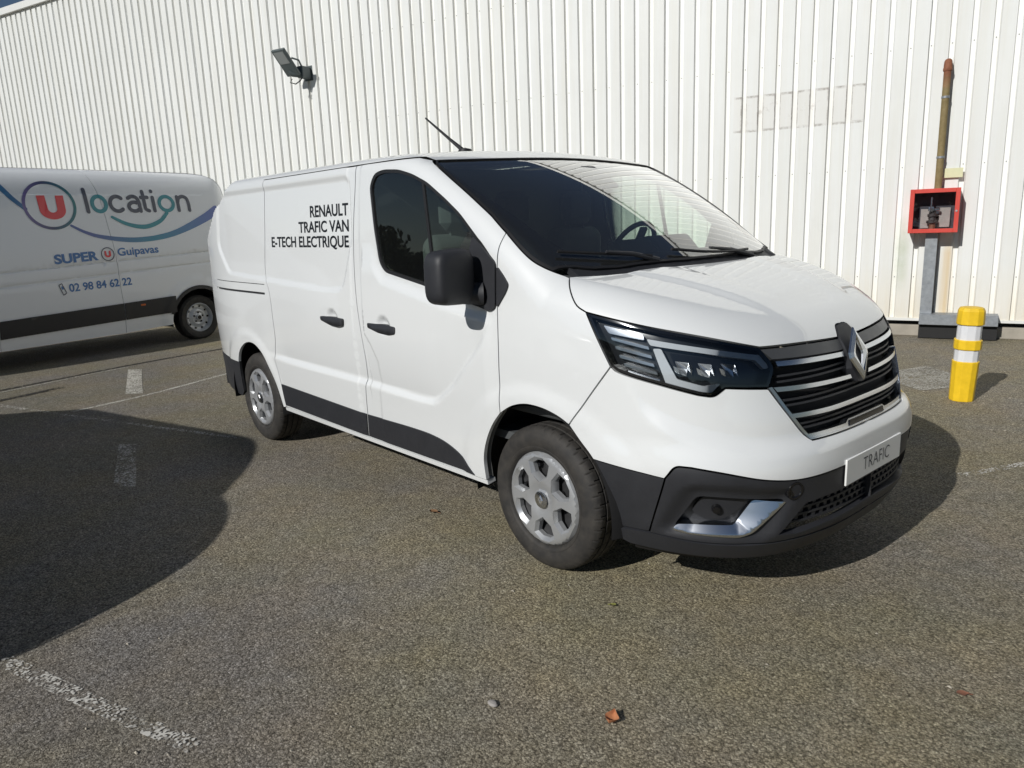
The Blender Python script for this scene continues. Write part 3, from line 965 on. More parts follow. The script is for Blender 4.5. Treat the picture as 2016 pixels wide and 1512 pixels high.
    shield = gpart('emblem_shield', [(UC, 1.101), (1.232, 1.097), (1.210, 1.055), (1.208, 1.0), (1.218, .93), (1.243, .873), (UC, .866)], .003, .05, M['black'])
    # chrome diamond
    V = []; F = []
    prof = ((1.0, 0.0), (.95, .006), (.70, .011), (.50, .007), (.46, 0.0))
    for s, d in prof:
        for (a, b) in ((0, .105), (.073, .012), (.073, -.012), (0, -.105), (-.073, -.012), (-.073, .012)):
            V.append((a * (s if s > .6 else s * .82), b * s if s > .6 else b * (s + .12), d))
    for i in range(len(prof) - 1):
        for k in range(6): F.append((i * 6 + k, i * 6 + (k + 1) % 6, (i + 1) * 6 + (k + 1) % 6, (i + 1) * 6 + k))
    b = MB(); b.add(V, F)
    q = Matrix(((0, 0, 1.1), (1.1, 0, 0), (0, 1.08, 0))).to_4x4()
    o = b.build('emblem', M['satinchrome'], root, False)
    o.matrix_local = Matrix.Translation((.984, -.008, .984)) @ Matrix.Rotation(R(-16), 4, 'Y') @ q
    # ---- door furniture
    wseal = np.vstack([WIN, WIN[:1]])
    A = panel([(wseal, True)], off=-.003, skirt=.02, gap=-.001, holes=(inset(WIN, .017),), h=.05)
    both('window_seal', A, M['rubber'], fd)
    A = panel([(wseal, True)], off=-.010, skirt=0, gap=0, h=.05)
    gw = both('window_glass', A, M['tint'], fd)
    dv = [(-.785, 1.80), (-.765, 1.80), (-.670, 1.26), (-.690, 1.265)]
    A = panel([(line(dv + dv[:1], .03), True)], off=-.006, skirt=.012, gap=0)
    both('window_divider', A, M['rubber'], fd)
    sail = rounded([(-.365, 1.520), (-.203, 1.400), (-.201, 1.205), (-.245, 1.184), (-.29, 1.195), (-.43, 1.22), (-.42, 1.36)], .02, 3)
    A = panel([(line(np.vstack([sail, sail[:1]]), .02), True)], off=.012, skirt=.03, gap=0)
    both('mirror_sail', A, M['black'], fd)
    sail2 = rounded([(-.193, 1.385), (-.150, 1.345), (-.118, 1.308), (-.135, 1.275), (-.193, 1.205)], .012, 3)
    A = panel([(line(np.vstack([sail2, sail2[:1]]), .02), True)], off=.010, skirt=.02, gap=0)
    both('wing_sail', A, M['black'], (root, root))
    for poly, par in (([(-1.866, 1.052), (-1.70, 1.056), (-1.596, 1.052), (-1.600, 1.014), (-1.66, 1.002), (-1.75, 1.006), (-1.862, 1.028)], sd),
                      ([(-1.310, 1.052), (-1.13, 1.056), (-1.024, 1.050), (-1.030, 1.012), (-1.09, 1.001), (-1.20, 1.006), (-1.308, 1.026)], fd)):
        q = rounded(poly, .014, 3)
        A = panel([(line(np.vstack([q, q[:1]]), .02), True)], off=.026, skirt=.030, gap=0, h=.02,
                  D=lambda p, q=q: -.012 * sstep(-.010, .0, sdf(p, q)))
        both('door_handle', A, M['black'], par)
    # black protective strips along the sills
    st1 = [(-2.586, .520), (-1.445, .497), (-1.470, .356), (-2.570, .366)]
    A = panel([(line(st1 + st1[:1], .03), True)], off=.007, skirt=.012, gap=.001, D=D_side)
    both('rub_strip', A, M['black'], sd)
    st2 = np.vstack([sp([(-1.432, .497), (-.939, .505), (-.777, .500), (-.648, .479), (-.531, .432), (-.437, .360)])[:-1], ln([(-.437, .360), (-1.457, .356)])[:-1], ln([(-1.457, .356), (-1.432, .497)])])
    A = panel([(st2, True)], off=.007, skirt=.012, gap=.001, D=D_side)
    both('rub_strip', A, M['black'], fd)
    # lettering on the sliding door
    for body_t, x0, x1, z0, z1 in (('RENAULT', -1.985, -1.517, 1.645, 1.714), ('TRAFIC VAN', -2.148, -1.518, 1.555, 1.622), ('E-TECH ELECTRIQUE', -2.560, -1.524, 1.466, 1.533)):
        V2, F2 = fit_text(body_t, x0, x1, z0, z1, .022)
        Pn = s_side(V2); nn = grad(Pn); VV = Pn + nn * (D_side(V2) + .0016)[:, None]
        emit('lettering', (VV, F2, nn), M['ink'], sd[0])
    # ---- door mirrors
    for sy in (-1, 1):
        hv = []; hf = []
        nu, nv = 28, 16
        for i in range(nv + 1):
            ph = -math.pi / 2 + math.pi * i / nv
            for j in range(nu):
                th = 2 * math.pi * j / nu
                sg = lambda t, e: math.copysign(abs(t) ** e, t)
                cx = sg(math.cos(ph), .42) * sg(math.cos(th), .55); cy = sg(math.cos(ph), .42) * sg(math.sin(th), .42); cz = sg(math.sin(ph), .42)
                hv.append((-.355 + .085 * cx * (1.0 if cx > 0 else .8) - .02 * cy * sy * 1, sy * (1.113 + .119 * cy) + 0, 1.345 + .122 * cz * (1 - .05 * cy)))
        for i in range(nv):
            for j in range(nu): hf.append((i * nu + j, i * nu + (j + 1) % nu, (i + 1) * nu + (j + 1) % nu, (i + 1) * nu + j))
        b = MB(); b.add(hv, hf)
        mir = b.build('door_mirror', M['black'], root, True)
        b = MB(); b.tube([(-.30, sy * .965, 1.262), (-.325, sy * 1.0, 1.262), (-.345, sy * 1.06, 1.265)], [.058, .048, .045], 12)
        b.build('mirror_arm', M['black'], mir, True)
        b = MB(); b.box(-.418, -.412, sy * 1.103 - .07, sy * 1.103 + .07, 1.27, 1.42)
        b.build('mirror_glass', M['chrome'], mir)
    # ---- number plate
    b = MB(); b.box(1.072, 1.080, -.26, .26, .4875, .5975, bev=.002)
    plate = b.build('number_plate', M['plate'], root)
    V2, F2 = fit_text('TRAFIC', -.112, .140, .518, .572, -.012, 1.05)
    mesh_obj('plate_lettering', [(1.0812, a, c) for a, c in V2], F2, M['ink2'], plate, smooth=False)
    b = MB(); b.box(1.045, 1.072, -.20, .20, .50, .59); b.build('plate_holder', M['black'], plate)
    # pale gasket line of the plinth above the plate
    b = MB(); b.box(1.066, 1.074, -.13, .16, .6005, .612, bev=.002); b.build('plate_plinth', P, plate)
    # ---- aerial
    b = MB(); b.lathe([(.060, 0), (.056, .03), (.040, .062), (.0, .072)], 16, 'z', (-1.60, 0, 1.976))
    b.tube([(-1.585, 0, 2.012), (-1.76, 0, 2.118), (-2.012, 0, 2.277)], [.0165, .010, .006], 8)
    b.build('aerial', M['rubber'], root, True)
    # ---- wheels
    wheel0 = build_wheel()
    wheels = [wheel0]
    for k, (x, sy) in enumerate(((0, -1), (-3.098, -1), (0, 1), (-3.098, 1))):
        w = wheel0 if k == 0 else copy_tree(wheel0)
        w.parent = root
        w.location = (x, sy * .905, .335)
        w.rotation_euler = (0, (0.35, 1.1, .2, .8)[k] * 0, 0 if sy < 0 else math.pi)
    # wheel arch liners and floor
    for x in (0.0, -3.098):
        for sy in (-1, 1):
            V = []; F = []; n = 28
            for j, (rad, y) in enumerate(((.44, .945), (.455, .90), (.455, .60), (.0, .60))):
                for k in range(n + 1):
                    a = math.pi * (-.04 + 1.08 * k / n)
                    V.append((x + rad * math.cos(a), sy * y, .335 + rad * math.sin(a)))
            for j in range(3):
                for k in range(n): F.append((j * (n + 1) + k, j * (n + 1) + k + 1, (j + 1) * (n + 1) + k + 1, (j + 1) * (n + 1) + k))
            b = MB(); b.add(V, F); b.build('wheel_liner', M['liner'], root, True)
    b = MB(); b.box(-3.95, .85, -.58, .58, .26, .50); b.box(-2.6, -.5, -.90, .90, .30, .48); b.box(-3.95, -3.6, -.85, .85, .32, .5)
    b.box(.45, .80, -.50, .50, .27, .55)
    b.build('underbody', M['liner'], root)
    # ---- cab interior
    def lining(loop, holes, off):
        return panel(loop, off=off, skirt=0, gap=.004, holes=holes, h=.08)
    A = lining(fd_loop, (inset(WIN, .012),), -.035)
    both('door_trim', A, M['cabgrey'], fd)
    rf = A_roof
    hx = line([(-1.42, -.86), (-.80, -.80), (-.74, -.4), (-.73, 0), (-.74, .4), (-.80, .80), (-1.42, .86), (-1.42, -.86)], .06)
    emit('headlining', panel([(hx, True)], surf=s_top, off=-.045, skirt=0, gap=0, h=.08), M['cabgrey'], root)
    prof = [(.20, 1.00), (.17, 1.285), (.10, 1.335), (-.20, 1.385), (-.38, 1.37), (-.44, 1.28), (-.47, 1.10), (-.40, .85), (-.30, .70), (.15, .70)]
    b = MB(); b.prism(prof, -.86, .86); dash = b.build('dashboard', M['cabdark'], root, True, bevel=.02)
    b = MB(); b.prism([(-.20, 1.37), (-.44, 1.36), (-.46, 1.44), (-.30, 1.47)], .22, .60); b.build('instrument_binnacle', M['cabdark'], dash, bevel=.02)
    b = MB(); b.prism([(-.14, 1.36), (-.30, 1.36), (-.30, 1.45), (-.26, 1.46)], -.12, .16); b.build('centre_screen', M['cabdark'], dash, bevel=.01)
    b = MB()
    for k in range(7): b.box(.02 - .004 * k, .05 - .004 * k, .02 + .045 * k, .045 + .045 * k, 1.350, 1.356)
    b.build('demister_vent', M['ledgrey'], dash)['kind'] = 'stuff'
    b = MB(); n = 40
    V = []; F = []
    for i in range(n):
        a = 2 * math.pi * i / n
        for j in range(8):
            c = 2 * math.pi * j / 8
            rr_ = .185 + .015 * math.cos(c)
            V.append((rr_ * math.cos(a), rr_ * math.sin(a), .015 * math.sin(c)))
    for i in range(n):
        for j in range(8): F.append((i * 8 + j, ((i + 1) % n) * 8 + j, ((i + 1) % n) * 8 + (j + 1) % 8, i * 8 + (j + 1) % 8))
    b.add(V, F); b.box(-.17, .17, -.03, .03, -.03, -.005, .008); b.lathe([(0, .0), (.07, -.005), (.075, -.03), (.05, -.06)], 20)
    sw = b.build('steering_wheel', M['cabdark'], root, True)
    sw.location = (-.56, .40, 1.37); sw.rotation_euler = (0, R(-62), 0)
    for y in (.42, -.12, -.52):
        b = MB(); b.box(-1.12, -.98, y - .23, y + .23, .95, 1.52, .05, Matrix.Rotation(0, 4, 'Y')); seat = b.build('seat', M['fabric'], root, True, bevel=.03)
        b = MB(); b.box(-1.08, -.98, y - .13, y + .13, 1.54, 1.745, .04); b.tube([(-1.03, y - .06, 1.5), (-1.03, y - .06, 1.56)], .008); b.tube([(-1.03, y + .06, 1.5), (-1.03, y + .06, 1.56)], .008)
        b.build('headrest', M['fabric'], seat, True, bevel=.03)
        b = MB(); b.box(-1.05, -.58, y - .23, y + .23, .82, .98, .05); b.build('seat_cushion', M['fabric'], seat, True, bevel=.03)
    b = MB(); b.box(-1.46, -1.43, -.90, .90, .5, 1.90); b.build('bulkhead', M['cabdark'], root)
    b = MB(); b.box(-1.43, .2, -.88, .88, .56, .60); b.build('cab_floor', M['cabdark'], root)
    return root


def rounded_open(pts, seg=5):
    """three points, middle corner rounded"""
    a, b, c = [np.array(p, float) for p in pts]
    s0 = b + (a - b) * .35; s1 = b + (c - b) * .35
    arc = [(1 - t) ** 2 * s0 + 2 * t * (1 - t) * b + t * t * s1 for t in np.linspace(0, 1, seg + 1)]
    return np.vstack([line([a, s0], .02)[:-1], arc, line([s1, c], .02)[1:]])


def copy_tree(o, parent=None):
    c = o.copy(); COL.objects.link(c); c.parent = parent
    for ch in o.children:
        copy_tree(ch, c)
    return c


def tyre_mat():
    m, nt, b = new_mat('tyre_rubber')
    tc = nd(nt, 'ShaderNodeTexCoord')
    n = nd(nt, 'ShaderNodeTexNoise', i_Scale=18.0, i_Detail=6.0, i_Roughness=.65); lk(nt, tc.outputs['Object'], n.inputs['Vector'])
    c = ramp(nt, [(.35, (.020, .019, .018)), (.75, (.048, .043, .037))], n.outputs[0])
    lk(nt, c.outputs[0], b.inputs['Base Color'])
    b.inputs['Roughness'].default_value = .72
    n2 = nd(nt, 'ShaderNodeTexNoise', i_Scale=420.0); lk(nt, tc.outputs['Object'], n2.inputs['Vector'])
    bp = nd(nt, 'ShaderNodeBump', i_Strength=.25, i_Distance=.002); lk(nt, n2.outputs[0], bp.inputs['Height']); lk(nt, bp.outputs[0], b.inputs['Normal'])
    return m


M['tyre'] = tyre_mat()


def build_wheel():
    """outer face towards -y, hub centre at the origin"""
    w = empty('wheel')
    # tyre: lathe with shoulder slits
    prof = [(.205, .175), (.215, .182), (.245, .190), (.285, .193), (.312, .185), (.328, .172), (.336, .160), (.3385, .150), (.3385, .132), (.331, .131), (.331, .123), (.340, .122),
            (.3405, .090), (.332, .089), (.332, .080), (.3405, .079), (.340, .048), (.331, .047), (.331, .039), (.3385, .038), (.3385, .020), (.336, .010), (.328, -.002), (.318, -.010),
            (.312, -.013), (.296, -.020), (.282, -.022), (.262, -.021), (.248, -.017), (.2465, -.0185), (.236, -.0175), (.228, -.010), (.2235, .000), (.221, .010), (.205, .015)]
    n = 480; V = []; F = []
    for i, (r, y) in enumerate(prof):
        sh = 18 <= i <= 23 or 4 <= i <= 8
        mid = 9 < i < 18
        for k in range(n):
            rr_ = r
            ph = (k + (3 if i > 20 else 0)) % 12
            if sh and ph == 0 and r > .318: rr_ = r - .006
            if mid and (k + i) % 14 == 0 and r > .335: rr_ = r - .005
            a = 2 * math.pi * k / n
            z = max(rr_ * math.sin(a), -.3345)
            V.append((rr_ * math.cos(a), y, z))
    for i in range(len(prof) - 1):
        for k in range(n): F.append((i * n + k, i * n + (k + 1) % n, (i + 1) * n + (k + 1) % n, (i + 1) * n + k))
    b = MB(); b.add(V, F)
    t = b.build('tyre', M['tyre'], w, True)
    # hub cap: shallow dome with six sharp-edged windows
    W1 = []; W2 = []
    for k in range(6):
        a = R(60 * k + 35); ca, sa = math.cos(a), math.sin(a)
        o1 = [(.082, .0), (.112, -.052), (.168, -.070), (.197, -.030), (.200, .022), (.176, .064), (.118, .050)]
        o2 = [(.093, .0), (.117, -.043), (.163, -.059), (.181, -.026), (.183, .018), (.165, .052), (.121, .041)]
        rot = lambda L: [(p * ca - q * sa, p * sa + q * ca) for p, q in L]
        W1.append(rot(o1)); W2.append(rot(o2))
    ang = np.linspace(0, 2 * np.pi, 97)
    rim = np.c_[.221 * np.cos(ang), .221 * np.sin(ang)]

    def dome(r): return np.interp(r, [0, .040, .046, .060, .09, .19, .205, .216, .221], [.004, .004, -.004, .002, .010, .006, .004, -.004, -.016])

    def s_cap(q):
        return np.c_[q[:, 0], -dome(np.hypot(q[:, 0], q[:, 1])), q[:, 1]]
    A = panel([(rim, True)], surf=s_cap, h=.012, holes=[line(w_, .012, True) for w_ in W1], skirt=0, gap=0)
    V, F, N = A
    V = list(map(tuple, V)); F = list(F)
    for w1, w2 in zip(W1, W2):
        b0 = len(V); m_ = len(w1)
        for (x_, z_) in w1: V.append((x_, -float(dome(math.hypot(x_, z_))), z_))
        for (x_, z_) in w2: V.append((x_, .014 - float(dome(.1)) * .3, z_))
        for (x_, z_) in w2: V.append((x_, .034, z_))
        for j in range(2):
            for k in range(m_): F.append((b0 + j * m_ + k, b0 + j * m_ + (k + 1) % m_, b0 + (j + 1) * m_ + (k + 1) % m_, b0 + (j + 1) * m_ + k))
    cap = mesh_obj('hub_cap', V, F, M['silver'], w)
    import bmesh
    bm = bmesh.new(); bm.from_mesh(cap.data); bmesh.ops.recalc_face_normals(bm, faces=bm.faces)
    bm.to_mesh(cap.data); bm.free(); cap.data.set_sharp_from_angle(angle=R(24))
    cap.location = (0, -.012, 0)
    b = MB(); b.lathe([(.040, -.0105), (.036, -.0125), (.0, -.0135)], 28, 'y'); b.build('centre_cap', M['satinchrome'], cap, True)
    V = []; F = []
    for s, d in ((1.0, -.0135), (.75, -.0165), (.45, -.0165), (.40, -.0140)):
        for a, c in ((0, .024), (.016, 0), (0, -.024), (-.016, 0)): V.append((a * s, d, c * s))
    for i in range(3):
        for k in range(4): F.append((i * 4 + k, i * 4 + (k + 1) % 4, (i + 1) * 4 + (k + 1) % 4, (i + 1) * 4 + k))
    b = MB(); b.add(V, F); b.build('cap_emblem', M['chrome'], cap)
    b = MB(); b.lathe([(.215, .0), (.205, .02), (.19, .03), (.15, .045), (.0, .045)], 40, 'y')
    b.build('steel_rim', M['darksteel'], w, True)
    b = MB()
    for k in range(5):
        a = R(72 * k + 20); b.lathe([(.0, .018), (.014, .018), (.016, .045)], 8, 'y', (.085 * math.cos(a), 0, .085 * math.sin(a)))
    for k in range(6):
        a = R(60 * k + 50); b.lathe([(.0, .022), (.010, .022), (.012, .045)], 8, 'y', (.155 * math.cos(a), 0, .155 * math.sin(a)))
    b.build('wheel_bolts', M['gloss'], w, True)['kind'] = 'stuff'
    return w

# ------------------------------------------------------------------ ground
def asphalt():
    m, nt, b = new_mat('old_asphalt')
    geo = nd(nt, 'ShaderNodeNewGeometry')
    pos = geo.outputs['Position']
    wob = nd(nt, 'ShaderNodeTexNoise', i_Scale=90.0, i_Detail=2.0); lk(nt, pos, wob.inputs['Vector'])
    wv = nd(nt, 'ShaderNodeVectorMath', operation='MULTIPLY_ADD'); lk(nt, wob.outputs['Color'], wv.inputs[0]); wv.inputs[1].default_value = (.010, .010, .010); lk(nt, pos, wv.inputs[2])
    vo = nd(nt, 'ShaderNodeTexVoronoi', feature='F1', i_Scale=200.0, i_Randomness=1.0); lk(nt, wv.outputs[0], vo.inputs['Vector'])
    v2 = nd(nt, 'ShaderNodeTexVoronoi', feature='F1', i_Scale=100.0, i_Randomness=1.0); lk(nt, wv.outputs[0], v2.inputs['Vector'])
    sep = nd(nt, 'ShaderNodeSeparateColor'); lk(nt, vo.outputs['Color'], sep.inputs[0])
    sep2 = nd(nt, 'ShaderNodeSeparateColor'); lk(nt, v2.outputs['Color'], sep2.inputs[0])
    nf = nd(nt, 'ShaderNodeTexNoise', i_Scale=330.0, i_Detail=3.0, i_Roughness=.7); lk(nt, pos, nf.inputs['Vector'])
    mixv = math_n(nt, 'ADD', math_n(nt, 'MULTIPLY', sep.outputs[0], .50), math_n(nt, 'MULTIPLY', sep2.outputs[0], .28))
    mixv = math_n(nt, 'ADD', mixv, math_n(nt, 'MULTIPLY', nf.outputs[0], .24))
    stone = ramp(nt, [(.12, (.115, .104, .086)), (.40, (.232, .211, .176)), (.62, (.345, .316, .266)), (.80, (.48, .445, .385)), (.95, (.68, .65, .59))], mixv)
    # larger tonal patches: grey, brown dust, olive moss
    n1 = nd(nt, 'ShaderNodeTexNoise', i_Scale=.55, i_Detail=6.0, i_Roughness=.62); lk(nt, pos, n1.inputs['Vector'])
    n2 = nd(nt, 'ShaderNodeTexNoise', i_Scale=1.7, i_Detail=7.0, i_Roughness=.7); lk(nt, pos, n2.inputs['Vector'])
    n3 = nd(nt, 'ShaderNodeTexNoise', i_Scale=14.0, i_Detail=5.0, i_Roughness=.7); lk(nt, pos, n3.inputs['Vector'])
    ln_ = nd(nt, 'ShaderNodeVectorMath', operation='DOT_PRODUCT'); lk(nt, pos, ln_.inputs[0]); ln_.inputs[1].default_value = (-.16, -.62, 0)
    near_grey = ramp(nt, [(.62, (0, 0, 0)), (1.0, (1, 1, 1))], math_n(nt, 'MULTIPLY', math_n(nt, 'ADD', ln_.outputs['Value'], math_n(nt, 'MULTIPLY', n2.outputs[0], .5)), .6))
    moss = ramp(nt, [(.40, (0, 0, 0)), (.62, (1, 1, 1))], n1.outputs[0])
    c = mixc(nt, moss.outputs[0], stone.outputs[0], (1.0, .99, .80), 'MULTIPLY')
    # darker, cooler grey towards the camera side
    c = mixc(nt, near_grey.outputs[0], c, (.84, .85, .92), 'MULTIPLY')
    brown = ramp(nt, [(.38, (.97, .98, 1.0)), (.66, (1.08, 1.01, .88))], n2.outputs[0])
    c = mixc(nt, .9, c, brown.outputs[0], 'MULTIPLY')
    n0 = nd(nt, 'ShaderNodeTexNoise', i_Scale=.22, i_Detail=5.0, i_Roughness=.6); lk(nt, pos, n0.inputs['Vector'])
    big = ramp(nt, [(.30, (.80, .81, .82)), (.70, (1.12, 1.11, 1.08))], n0.outputs[0])
    c = mixc(nt, 1.0, c, big.outputs[0], 'MULTIPLY')
    tone = ramp(nt, [(.25, (.78, .78, .78)), (.75, (1.18, 1.18, 1.18))], n3.outputs[0])
    c = mixc(nt, 1.0, c, tone.outputs[0], 'MULTIPLY')
    # binder between the stones
    gapr = ramp(nt, [(.35, (1, 1, 1)), (.80, (.34, .325, .31))], v2.outputs['Distance'])
    c = mixc(nt, .85, c, gapr.outputs[0], 'MULTIPLY')
    lk(nt, c, b.inputs['Base Color'])
    b.inputs['Roughness'].default_value = .92
    b.inputs['Specular IOR Level'].default_value = .25
    h2 = math_n(nt, 'SUBTRACT', math_n(nt, 'MULTIPLY', nf.outputs[0], .5), math_n(nt, 'ADD', math_n(nt, 'MULTIPLY', vo.outputs['Distance'], .6), math_n(nt, 'MULTIPLY', v2.outputs['Distance'], .5)))
    bp = nd(nt, 'ShaderNodeBump', i_Strength=.75, i_Distance=.006); lk(nt, h2, bp.inputs['Height'])
    lk(nt, bp.outputs[0], b.inputs['Normal'])
    return m


M['asphalt'] = asphalt()
b = MB()
N_ = 24
ext = [-900, -300, -120, -60, -30, -16, -8, 0, 8, 16, 30, 60, 120, 300, 900]
V = [(x, y, 0.0) for x in ext for y in ext]; k = len(ext)
b.add(V, [(i * k + j, (i + 1) * k + j, (i + 1) * k + j + 1, i * k + j + 1) for i in range(k - 1) for j in range(k - 1)])
prop(b.build('ground', M['asphalt']), kind='structure')


def worn_paint(name, col, lo, hi, scale=118.0, big=6.0):
    """road paint left on the tops of the stones"""
    m, nt, b = new_mat(name)
    out = nt.nodes['Material Output']
    geo = nd(nt, 'ShaderNodeNewGeometry'); pos = geo.outputs['Position']
    vo = nd(nt, 'ShaderNodeTexVoronoi', feature='F1', i_Scale=scale); lk(nt, pos, vo.inputs['Vector'])
    sep = nd(nt, 'ShaderNodeSeparateColor'); lk(nt, vo.outputs['Color'], sep.inputs[0])
    n = nd(nt, 'ShaderNodeTexNoise', i_Scale=big, i_Detail=5.0, i_Roughness=.7); lk(nt, pos, n.inputs['Vector'])
    f = math_n(nt, 'MULTIPLY_ADD', sep.outputs[1], .55)
    lk(nt, n.outputs[0], f.node.inputs[2])
    r = ramp(nt, [(lo, (0, 0, 0)), (hi, (1, 1, 1))], f)
    tr = nd(nt, 'ShaderNodeBsdfTransparent')
    mx = nd(nt, 'ShaderNodeMixShader')
    b.inputs['Base Color'].default_value = (*col, 1); b.inputs['Roughness'].default_value = .85
    lk(nt, r.outputs[0], mx.inputs[0]); lk(nt, tr.outputs[0], mx.inputs[1]); lk(nt, b.outputs[0], mx.inputs[2])
    lk(nt, mx.outputs[0], out.inputs[0])
    return m


M['mark'] = worn_paint('worn_white_paint', (.58, .56, .51), .84, 1.12)
M['mark2'] = worn_paint('half_worn_white_paint', (.52, .50, .44), .56, .86)
M['dirt'] = worn_paint('dark_damp_dirt', (.022, .019, .016), .55, .75, 60.0, 4.0)
M['patch'] = worn_paint('pale_cement_smear', (.36, .345, .30), .56, .85, 90.0, 2.5)


def sheet(name, poly, mat, z=.004):
    o = mesh_obj(name, [(x, y, z) for x, y in poly], [tuple(range(len(poly)))], mat, smooth=False)
    return prop(o, kind='structure')


def strip(name, pts, w, mat, z=.004):
    P_ = spline(pts, .15); t = np.gradient(P_, axis=0); t /= np.linalg.norm(t, axis=1)[:, None]; n = np.c_[-t[:, 1], t[:, 0]] * w / 2
    V = [(x, y, z) for x, y in np.vstack([P_ + n, P_ - n])]; m = len(P_)
    o = mesh_obj(name, V, [(i, i + 1, m + i + 1, m + i) for i in range(m - 1)], mat, smooth=False)
    return prop(o, kind='structure')


sheet('parking_line', [(-7.32, -.80), (-7.20, -.68), (-5.72, -1.08), (-5.84, -1.21)], M['mark2'])
sheet('parking_line', [(-3.86, -1.77), (-3.76, -1.67), (-2.70, -1.96), (-2.80, -2.07)], M['mark'])
strip('parking_line', [(-5.41, -1.78), (-5.6, -1.07), (-6.02, -.12), (-6.5, 1.0), (-7.2, 2.6)], .05, M['mark2'])
strip('parking_line', [(-6.36, -2.24), (-5.45, -1.9), (-4.3, -1.45), (-3.3, -1.05)], .05, M['mark'])
strip('parking_line', [(-.95, -2.92), (-.34, -2.71), (.10, -2.545)], .065, M['mark'])
strip('parking_line', [(.93, 1.62), (1.13, 2.07), (1.45, 2.8)], .06, M['mark'])
strip('asphalt_joint', [(-7.12, -2.3), (-7.40, -1.45), (-7.62, -.75), (-7.80, .0), (-7.95, .9), (-8.05, 1.8)], .075, M['dirt'])
strip('asphalt_joint', [(-6.52, -2.4), (-6.66, -1.95), (-6.80, -1.60)], .10, M['dirt'], .0045)
strip('cement_smear', [(-7.0, -2.3), (-7.30, -1.45), (-7.53, -.75)], .05, M['patch'], .0035)
sheet('cement_patch', [(-.62, 4.05), (-.40, 4.75), (.18, 4.35), (.12, 3.95), (-.05, 3.65)], M['patch'])

# ------------------------------------------------------------------ warehouse wall (local frame: x along the wall, y into it)
WA = R(18.6)
WE = Vector((math.cos(WA), math.sin(WA), 0)); WY = Vector((-math.sin(WA), math.cos(WA), 0))


def wloc(e, d=0.0, z=0.0):
    """point on the wall: e along, d in front of the outer face"""
    return WE * e + WY * (6.55 - d) + Vector((0, 0, z))


